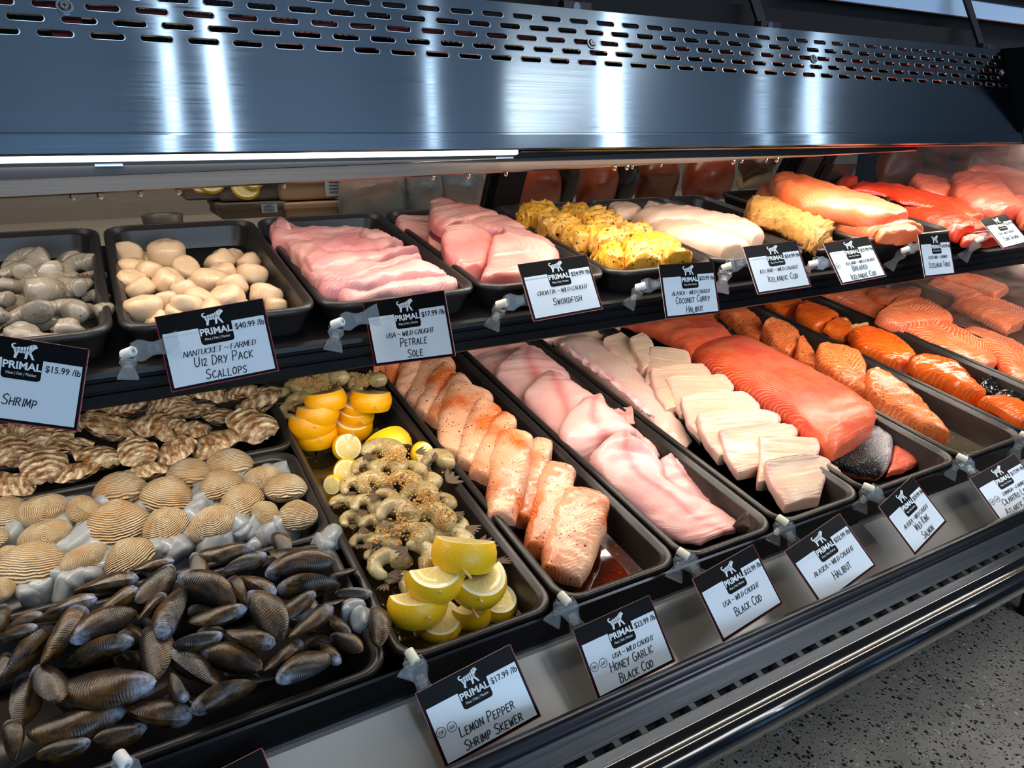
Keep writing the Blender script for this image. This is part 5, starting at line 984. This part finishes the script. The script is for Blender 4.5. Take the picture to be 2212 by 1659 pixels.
def price_tag(q,fac,price,origin,lines,df,label,wrap=None):
    rv=Vector(q[:3]); ang=rv.length; Rm=CAMB@Matrix.Rotation(ang,3,rv.normalized()); c=Vector(q[3:])*fac
    Mx=Matrix.Translation(c+Vector((0,0,H)))@Rm.to_4x4()@Matrix.Diagonal((fac,fac,fac,1))
    t=tag(empty('price_sign',Mx),label,'sign','seafood price signs')
    w,h=TW/2,TH/2
    b=MB(); b.prism(rrect(-w,w,-h,h,.0012,3),-.0007,0); b.build('card',M['tag_white'],t); plate('red_edge',-w,w,-h,h,.00006,M['tag_red'],t)
    plate('border',-w+.0008,w-.0008,-h+.0008,h-.0004,.00012,M['tag_black'],t)
    plate('paper',-w+.0032,w-.0028,-h+.0030,h-.0150,.00024,M['tag_white'],t)
    plate('header',-w+.0010,w-.0010,h-.0190,h-.0006,.00036,M['tag_black'],t,(-.0130,.0150,h-.0322))
    plate('price_panel',.0152,w-.0028,h-.0192,h-.0150,.00048,M['tag_white'],t)
    plate('price_panel',-w+.0032,-.0132,h-.0192,h-.0165,.00048,M['tag_white'],t)
    e=bpy.data.objects.new('emblem',EMB); link(e); e.parent=t; e.matrix_basis=Matrix.Translation((-.0083,h-.0158,.0006))@Matrix.Diagonal((.0185,.0130,1,1))
    l=bpy.data.objects.new('emblem_lines',EMBL); link(l); l.parent=e; l.matrix_basis=Matrix.Translation((0,0,.0002))
    text_part('brand_lettering','PRIMAL',.0083,.0010,h-.0238,.0006,M['tag_print'],t,.00024)
    text_part('motto_lettering','Meat | Fish | Market',.0033,.0010,h-.0285,.0006,M['tag_print'],t,0,.1,.8)
    if price: text_part('price_lettering',price,.0074,.0300,h-.0232,.0006,M['ink'],t,.00010,0,.86)
    if origin:
        v,f=stroke_text(origin,.0042 if df else .0046,.00078,.0075 if df else .0005,-.0060,shear=.28,sp=.14,serif=True,asp=.80); mesh('origin_lettering',[(x,y,.0006) for x,y,z in v],f,M['ink'],t,None,False)
    for i,tx in enumerate(lines):
        hh=.0084; y=(-.0195 if len(lines)==1 else (-.0165-.0122*i)); v,f=stroke_text(tx,hh,.00085,.002+PRICE_R.uniform(-.001,.001),y,sp=.15,asp=.60,rs=PRICE_R); mesh('handwriting',[(x,yy,.0006) for x,yy,z in v],f,M['ink'],t,None,False)
    for i,s in enumerate(df):
        cx,cy=-w+.0080+.0100*i,-.0052; v=[];n=24
        for r in(.0038,.0043): v+=[(cx+r*math.cos(2*math.pi*k/n),cy+r*math.sin(2*math.pi*k/n),.0006) for k in range(n)]
        mesh('round_mark',v,[(k,(k+1)%n,n+(k+1)%n,n+k) for k in range(n)],M['ink'],t,None,False); text_part('mark_lettering',s,.0040,cx,cy-.0016,.0006,M['ink'],t,.00005)
    return t
TG={'T0':[0.0894,0.2549,-0.1756,-0.08,0.6528,-0.185],'T1':[0.0025,0.261,0.2135,0.0699,0.6616,-0.1784],'T2':[0.1802,-0.2874,0.1347,0.2542,0.6715,-0.1909],'T3':[-0.1745,0.4162,0.2418,0.4396,0.6711,-0.1657],'T4':[-0.0209,0.4998,0.1391,0.6322,0.6673,-0.1876],'T5':[-0.2114,0.3543,0.2119,0.775,0.6568,-0.1697],'T6':[-0.2956,0.3708,0.2582,0.9458,0.6639,-0.1755],'T7':[-0.0459,0.5592,0.1567,1.1257,0.651,-0.1804],'T8':[-0.4391,0.4428,0.3513,1.4195,0.7071,-0.1686],'L1':[-0.1615,0.2279,0.407,0.2159,0.4446,-0.4712],'L2':[-0.2701,0.3844,0.3111,0.3742,0.4433,-0.4715],'L3':[-0.3053,0.4505,0.3693,0.5117,0.4318,-0.4499],'L4':[-0.3597,0.3256,0.4794,0.6432,0.4224,-0.447],'L5':[-0.3904,0.5376,0.4763,0.8083,0.4333,-0.4425],'L6':[-0.3781,0.2547,0.414,1.014,0.4276,-0.4561]}
SIGNS=[('T0',.955,'$15.99 /lb','',['Shrimp'],(),'white price sign reading Shrimp at $15.99, at the left frame edge','ball'),
('T1',.955,'$40.99 /lb','NANTUCKET ~ FARMED',['U12 Dry Pack','Scallops'],(),'white price sign for U12 dry pack scallops at $40.99',1),
('T2',.930,'$17.99 /lb','USA ~ WILD CAUGHT',['Petrale','Sole'],(),'white price sign for petrale sole on the upper shelf edge',1),
('T3',.950,'$24.99 /lb','CROATIA ~ WILD CAUGHT',['Swordfish'],(),'white price sign for swordfish at $24.99',1),
('T4',.950,'$33.99 /lb','ALASKA ~ WILD CAUGHT',['Coconut Curry','Halibut'],(),'white price sign for coconut curry halibut at $33.99',1),
('T5',.950,'$24.99 /lb','ICELAND ~ WILD CAUGHT',['Icelandic Cod'],(),'white price sign for plain Icelandic cod at $24.99',1),
('T6',.950,'$25.99 /lb','ICELAND ~ WILD CAUGHT',['Breaded','Icelandic Cod'],('DF',),'white price sign for breaded Icelandic cod with one round mark',1),
('T7',.965,'$19.99 /lb','SCOTLAND ~ FARMED',['Steelhead Trout'],(),'bluish price sign for steelhead trout turned away from the light',1),
('T8',.900,'$22.99 /lb','USA ~ WILD CAUGHT',['Coho Salmon'],(),'tilted white price sign for coho salmon at the frame edge',1),
('L1',.930,'$17.99 /lb','',['Lemon Pepper','Shrimp Skewer'],('DF','GF'),'white price sign for lemon pepper shrimp skewers, nearest on the rail',1),
('L2',.925,'$23.99 /lb','USA ~ WILD CAUGHT',['Honey Garlic','Black Cod'],('DF','GF'),'white price sign for honey garlic black cod on the front rail',1),
('L3',.940,'$22.99 /lb','USA ~ WILD CAUGHT',['Black Cod'],(),'white price sign for plain black cod at $22.99',1),
('L4',.945,'$32.99 /lb','ALASKA ~ WILD CAUGHT',['Halibut'],(),'white price sign for halibut at $32.99',1),
('L5',.940,'$39.99 /lb','ALASKA ~ WILD CAUGHT',['Wild King','Salmon'],(),'white price sign for wild king salmon, turned on its corner',1),
('L6',.945,'$17.99 /lb','CANADA ~ FARMED',['Cilantro Lime','Atlantic Salmon'],('DF','GF'),'white price sign for cilantro lime Atlantic salmon at the frame edge',1)]
for k,fc,pr,og,ln,df,lb,_ in SIGNS: price_tag(TG[k],fc,pr,og,ln,df,lb)
# corner of one more sign at the bottom edge of the frame
q=list(TG['L1']); p=atY(466,1785,.425); price_tag(q[:3]+[p.x,p.y,p.z],1.0,'','',[],(),'black header corner of a price sign cut off by the bottom frame edge')
# ------------------------------------------------------------------ sign clips: two clear jaws and a swivel barrel
def jaw_mesh():
    ol=[(-.0050,0),(-.0062,.004),(-.0045,.0075),(-.0036,.0105),(-.0040,.0145),(-.0060,.0190),(-.0075,.0240)]
    o=ol+[(-x,y) for x,y in reversed(ol)]
    m=MB()
    for z0,z1,sg in((.0016,.0027,1),(-.0027,-.0016,-1)):
        b=len(m.v); m.prism(o,z0,z1)
        for i in range(b,len(m.v)):
            x,y,z=m.v[i]; m.v[i]=(x,y,z+sg*(max(0,.010-y)*.10-max(0,y-.010)*.09))
    m.box(-.0028,.0028,.0088,.0112,-.0016,.0016); m.box(-.0045,.0045,.0010,.0018,.0020,.0040)
    me=bpy.data.meshes.new('jaw'); me.from_pydata(m.v,[],m.f); me.materials.append(M['clear']); return me
JAW=jaw_mesh()
def band_mesh():
    m=MB(); m.box(-.0021,.0021,.0080,.0088,-.0032,.0036); m.box(-.0021,.0021,.0120,.0128,-.0032,.0036); m.box(-.0017,.0017,.0085,.0125,.0030,.0036)
    me=bpy.data.meshes.new('spring'); me.from_pydata(m.v,[],m.f); me.materials.append(M['clear']); return me
BAND=band_mesh()
def clip(b,s,e,Yb,Ys,Ye,label,mat='ball'):
    B=atY(*b,Yb); S=atY(*s,Ys); E=atY(*e,Ye)
    t=tag(empty('sign_clip',Matrix.Translation(S+Vector((0,0,H)))),label,'clip','clear sign clips')
    d=(E-B).normalized()
    m=MB(); ax=Vector((E-S)); ax=(ax.normalized()*.6+Vector((0,-.5,.25))).normalized(); u=ax.orthogonal().normalized(); n=14
    prof=[(-.0062,.0030),(-.0058,.0042),(.0056,.0044),(.0062,.0036)]; w=ax.cross(u); v=[]
    for z,r in prof:
        for k in range(n): a=2*math.pi*k/n; v.append(ax*z+u*(r*math.cos(a))+w*(r*math.sin(a)))
    f=grid_faces(4,n,True)+[tuple(range(n-1,-1,-1)),tuple(3*n+k for k in range(n))]; sw=mesh('swivel',v,f,M[mat],t,None,True); bevel(sw,.0008)
    m=MB(); m.tube(ax*.0055,ax*.0066,.0016,n=12); m.build('pivot_hole',simple('pivot',srgb(150,146,132),.4) if 'pivot' not in bpy.data.materials else bpy.data.materials['pivot'],sw)
    for P,nm in((B,'lower_jaw'),(E,'upper_jaw')):
        dd=P-S; L=dd.length; y=dd/L; vw=-(S.normalized()); z=(vw-y*vw.dot(y)).normalized(); x=y.cross(z); k=(L-.004)/.024; kk=max(.85,min(k,1.5))
        Mx=Matrix((x,y,z)).transposed().to_4x4(); Mx=Matrix.Translation(y*.004)@Mx@Matrix.Diagonal((kk*1.0,k,kk,1))
        o=bpy.data.objects.new(nm,JAW); link(o); o.parent=t; o.matrix_basis=Mx
        o2=bpy.data.objects.new('spring',BAND); link(o2); o2.parent=o
    return t
for b,s,e,wh,mt in (((277,818),(277,762),(388,742),'scallop','ball_white'),((719,756),(729,698),(819,680),'petrale sole','ball_white'),((1061,709),(1084,656),(1162,643),'swordfish','ball'),((1356,663),(1384,619),(1447,610),'curry halibut','ball_white'),((1556,630),(1570,576),(1634,559),'plain Icelandic cod','ball'),((1742,584),(1757,569),(1816,567),'breaded cod','ball_white'),((1919,579),(1955,540),(1999,529),'trout','ball'),((2077,560),(2116,518),(2149,499),'coho salmon','ball')):
    clip(b,s,e,.6630,.648,.640,'clear plastic clip holding the %s sign to the shelf edge'%wh,mt)
for b,s,e,wh in (((875,1465),(890,1418),(931,1524),'lemon pepper shrimp'),((1191,1348),(1219,1293),(1259,1381),'honey garlic cod'),((1455,1251),(1476,1196),(1526,1263),'plain black cod'),((1668,1171),(1690,1124),(1727,1194),'halibut'),((1855,1103),(1876,1053),(1925,1103),'king salmon'),((2049,1032),(2078,989),(2114,1040),'cilantro lime salmon'),((2185,990),(2214,940),(2250,990),'frame-edge')):
    clip(b,s,e,.4530,.447,.432,'clear plastic clip with ivory barrel carrying the %s sign'%wh)
clip((262,1700),(265,1641),(330,1700),.450,.440,.425,'clear plastic clip with white barrel at the bottom frame edge','ball_white')
# ------------------------------------------------------------------ back room seen through the rear doors
bt=tag(empty('prep_counter',Matrix.Translation((.2,1.5,-.20+H))),'stainless prep counter with a round drain behind the rear glass','counter')
cs=simple('counter_steel',srgb(196,180,160),.45,.3)
MB().box(-.72,2.6,-.35,.55,-.03,0).build('counter_top',cs,bt); MB().box(-.70,1.88,-.33,.53,-1.13,-.03).build('cabinet_front',M['case_black'],bt)
MB().box(-.72,2.6,.53,.57,0,.30).build('backsplash',simple('splash',srgb(150,138,124),.5,.2),bt)
def bk(px,py,Y): return atY(px,py,Y)
p=bk(350,463,1.42)
d=tag(empty('drain_cup',Matrix.Translation((p.x,p.y,p.z+H))),'round grey drain cup standing on the prep counter','cup')
v=[];n=24
for r,z in ((.030,-.035),(.034,.0),(.031,.001),(.026,-.004),(.022,-.026),(.020,-.028)):
    v+=[(r*math.cos(2*math.pi*k/n),r*math.sin(2*math.pi*k/n),z) for k in range(n)]
mesh('cup',v,grid_faces(6,n,True)+[tuple(5*n+k for k in range(n))],simple('cup_grey',srgb(110,100,92),.4,.3),d)
mesh('dark_bottom',[(.019*math.cos(2*math.pi*k/n),.019*math.sin(2*math.pi*k/n),-.026) for k in range(n)],[tuple(range(n))],M['dark'],d)
kraft=[simple('carton_grey',srgb(112,98,84),.8),simple('carton_tan',srgb(176,140,108),.8)]
def carton(px0,px1,py0,py1,Y,depth,label,mat):
    a=bk(px0,py1,Y); b=bk(px1,py0,Y); w=b.x-a.x; h=b.z-a.z
    t=tag(empty('carton',Matrix.Translation((a.x,Y,a.z+H))),label,'box','cartons on the prep counter')
    o=MB().box(0,w,0,depth,0,h*.93).build('body',mat,t); bevel(o,.004)
    o=MB().box(-.003,w+.003,-.003,depth+.003,h*.60,h).build('lid',mat,t); bevel(o,.003); return t,w,h
carton(402,478,380,434,1.50,.18,'grey carton beside the lemon rounds, left of the row',kraft[0]); carton(480,618,436,475,1.44,.16,'grey carton with a small white sticker on its front',kraft[0]); carton(480,610,382,436,1.47,.18,'grey carton under the lemon rounds, upper of two',kraft[0])
t,w,h=carton(608,738,372,434,1.45,.18,'tan carton carrying a white barcode label',kraft[1]); carton(620,742,434,476,1.43,.16,'lowest tan carton in the row behind the glass',kraft[1])
def sticker(px0,px1,py0,py1,Y,label):
    a=bk(px0,py1,Y); b=bk(px1,py0,Y); w=b.x-a.x; h=b.z-a.z; t=tag(empty('label_sticker',Matrix.Translation((a.x,Y,a.z+H))),label,'label')
    MB().box(0,w,0,.001,0,h).build('paper',simple('sticker_white',srgb(190,200,208),.5) if 'sticker_white' not in bpy.data.materials else bpy.data.materials['sticker_white'],t)
    m=MB(); 
    for k in range(4): m.box(w*.15,w*(.85-.12*(k%2)),-.0006,0,h*(.18+.17*k),h*(.22+.17*k))
    for k in range(9): m.box(w*(.3+.05*k),w*(.32+.05*k+.01*(k%2)),-.0006,0,h*.80,h*.92)
    o=m.build('print_lines',M['ink'],t); o['kind']='stuff'
sticker(704,758,380,424,1.44,'white label with printed lines on the tan carton behind the glass'); sticker(566,598,440,460,1.43,'small white sticker on the grey carton')
for k,(x,y,r) in enumerate(((455,392,34),(432,400,22),(530,404,36),(545,386,30))):
    pp=bk(x,y,1.42); s=r/1540*1.05
    two('lemon_slice',LEM['thin'],UP,UP.Mi@(pp-UP.o),Matrix.Rotation(math.radians(50),3,'X'),(s,s,s),'thin lemon round lying on the grey cartons behind the glass, %s from the left'%ORD[k],'lemon','lemon rounds behind the glass',('rind','flesh'))
def hung(px,py,w,h,Y,label,cat,mat,group,seed,name):
    p=bk(px,py,Y); nu,nv=14,16; v=[]
    for i in range(nu):
        u=i/(nu-1)
        for j in range(nv):
            a=2*math.pi*j/nv; ww=w*(.5-.18*(1-u)**2); x=math.cos(a)*ww; y=math.sin(a)*.06*math.sin(math.pi*min(1,.15+u*.85)); z=-u*h
            q=Vector((x,y,z)); dd=noise.fractal(q*14+Vector((seed,0,0)),1,2,3)*.012; v.append((x+dd,y+dd,z+dd))
    o=mesh(name,v,grid_faces(nu,nv,True)+[tuple(range(nv-1,-1,-1)),tuple((nu-1)*nv+j for j in range(nv))],mat,None,Matrix.Translation((p.x,p.y,p.z+H)),True); return tag(o,label,cat,group)
bagm,nt,b=newmat('vacuum_bag'); setp(b,Base_Color=srgb(168,160,158),Roughness=.15,Coat_Weight=.6); nt.links.new(mixc(nt,ramp(nt,tnoise(nt,geo_co(nt),7,3),.4,.6),srgb(120,128,138),srgb(196,160,140)),b.inputs['Base Color']); bump(nt,b,tnoise(nt,geo_co(nt),40,4),.6,.004)
orgm,nt,b=newmat('smoked_fillet'); nt.links.new(mixc(nt,ramp(nt,tnoise(nt,geo_co(nt),8,3),.4,.6),srgb(176,78,44),srgb(140,56,32)),b.inputs['Base Color']); setp(b,Roughness=.3,Coat_Weight=.3)
drkm=simple('dark_bag',srgb(34,28,26),.3)
for k,(x,y,w,h,mt,lb) in enumerate(((800,330,.15,.14,bagm,'wrinkled clear bag of pale meat behind the glass, left of two'),(900,320,.11,.16,bagm,'narrow wrinkled clear bag with bluish sheen behind the glass'),(985,330,.13,.14,bagm,'wide clear bag of pale meat next to the dark door frame'))):
    hung(x,y,w,h,1.40,lb,'bag',mt,'bags of meat behind the glass',k*3,'meat_bag')
for k,(x,y,w,h,mt,lb) in enumerate(((1160,335,.12,.13,orgm,'orange smoked fillet hanging just right of the dark door frame'),(1215,325,.06,.12,drkm,'dark wrapped fillet between the two orange ones'),(1290,330,.11,.12,orgm,'orange smoked fillet hanging in the middle of the rear door'),(1345,325,.06,.13,drkm,'black wrapped fillet beside the brown smoked one'),(1420,325,.13,.14,simple('brown_fillet',srgb(120,58,30),.25),'glossy brown smoked fillet hanging over the pale cod'),(1535,325,.17,.13,orgm,'widest orange smoked fillet, near the metal door post'),(1640,320,.10,.09,simple('dark_fillet',srgb(84,52,40),.3),'dull brown fillet hanging next to the metal door post'),(1640,362,.15,.06,kraft[1],'low tan parcel behind the glass beside the door post'),(1950,320,.2,.12,simple('dull_red',srgb(110,56,46),.4),'dull red fillet hanging behind the fogged glass'),(2120,330,.2,.12,simple('dull_brown',srgb(96,70,60),.4),'dull brown fillet behind the fogged glass at the frame edge'))):
    hung(x,y,w,h,1.38+.02*k,lb,'fish fillet',mt,'smoked fillets behind the rear glass',k*5+1,'hanging_fillet')
area('back_room_fill',(.6,1.25,.75),(.6,1.55,-.15),2.4,.3,15,(1.0,.92,.84))  # unseen fill added to brighten the counter and goods behind the doors
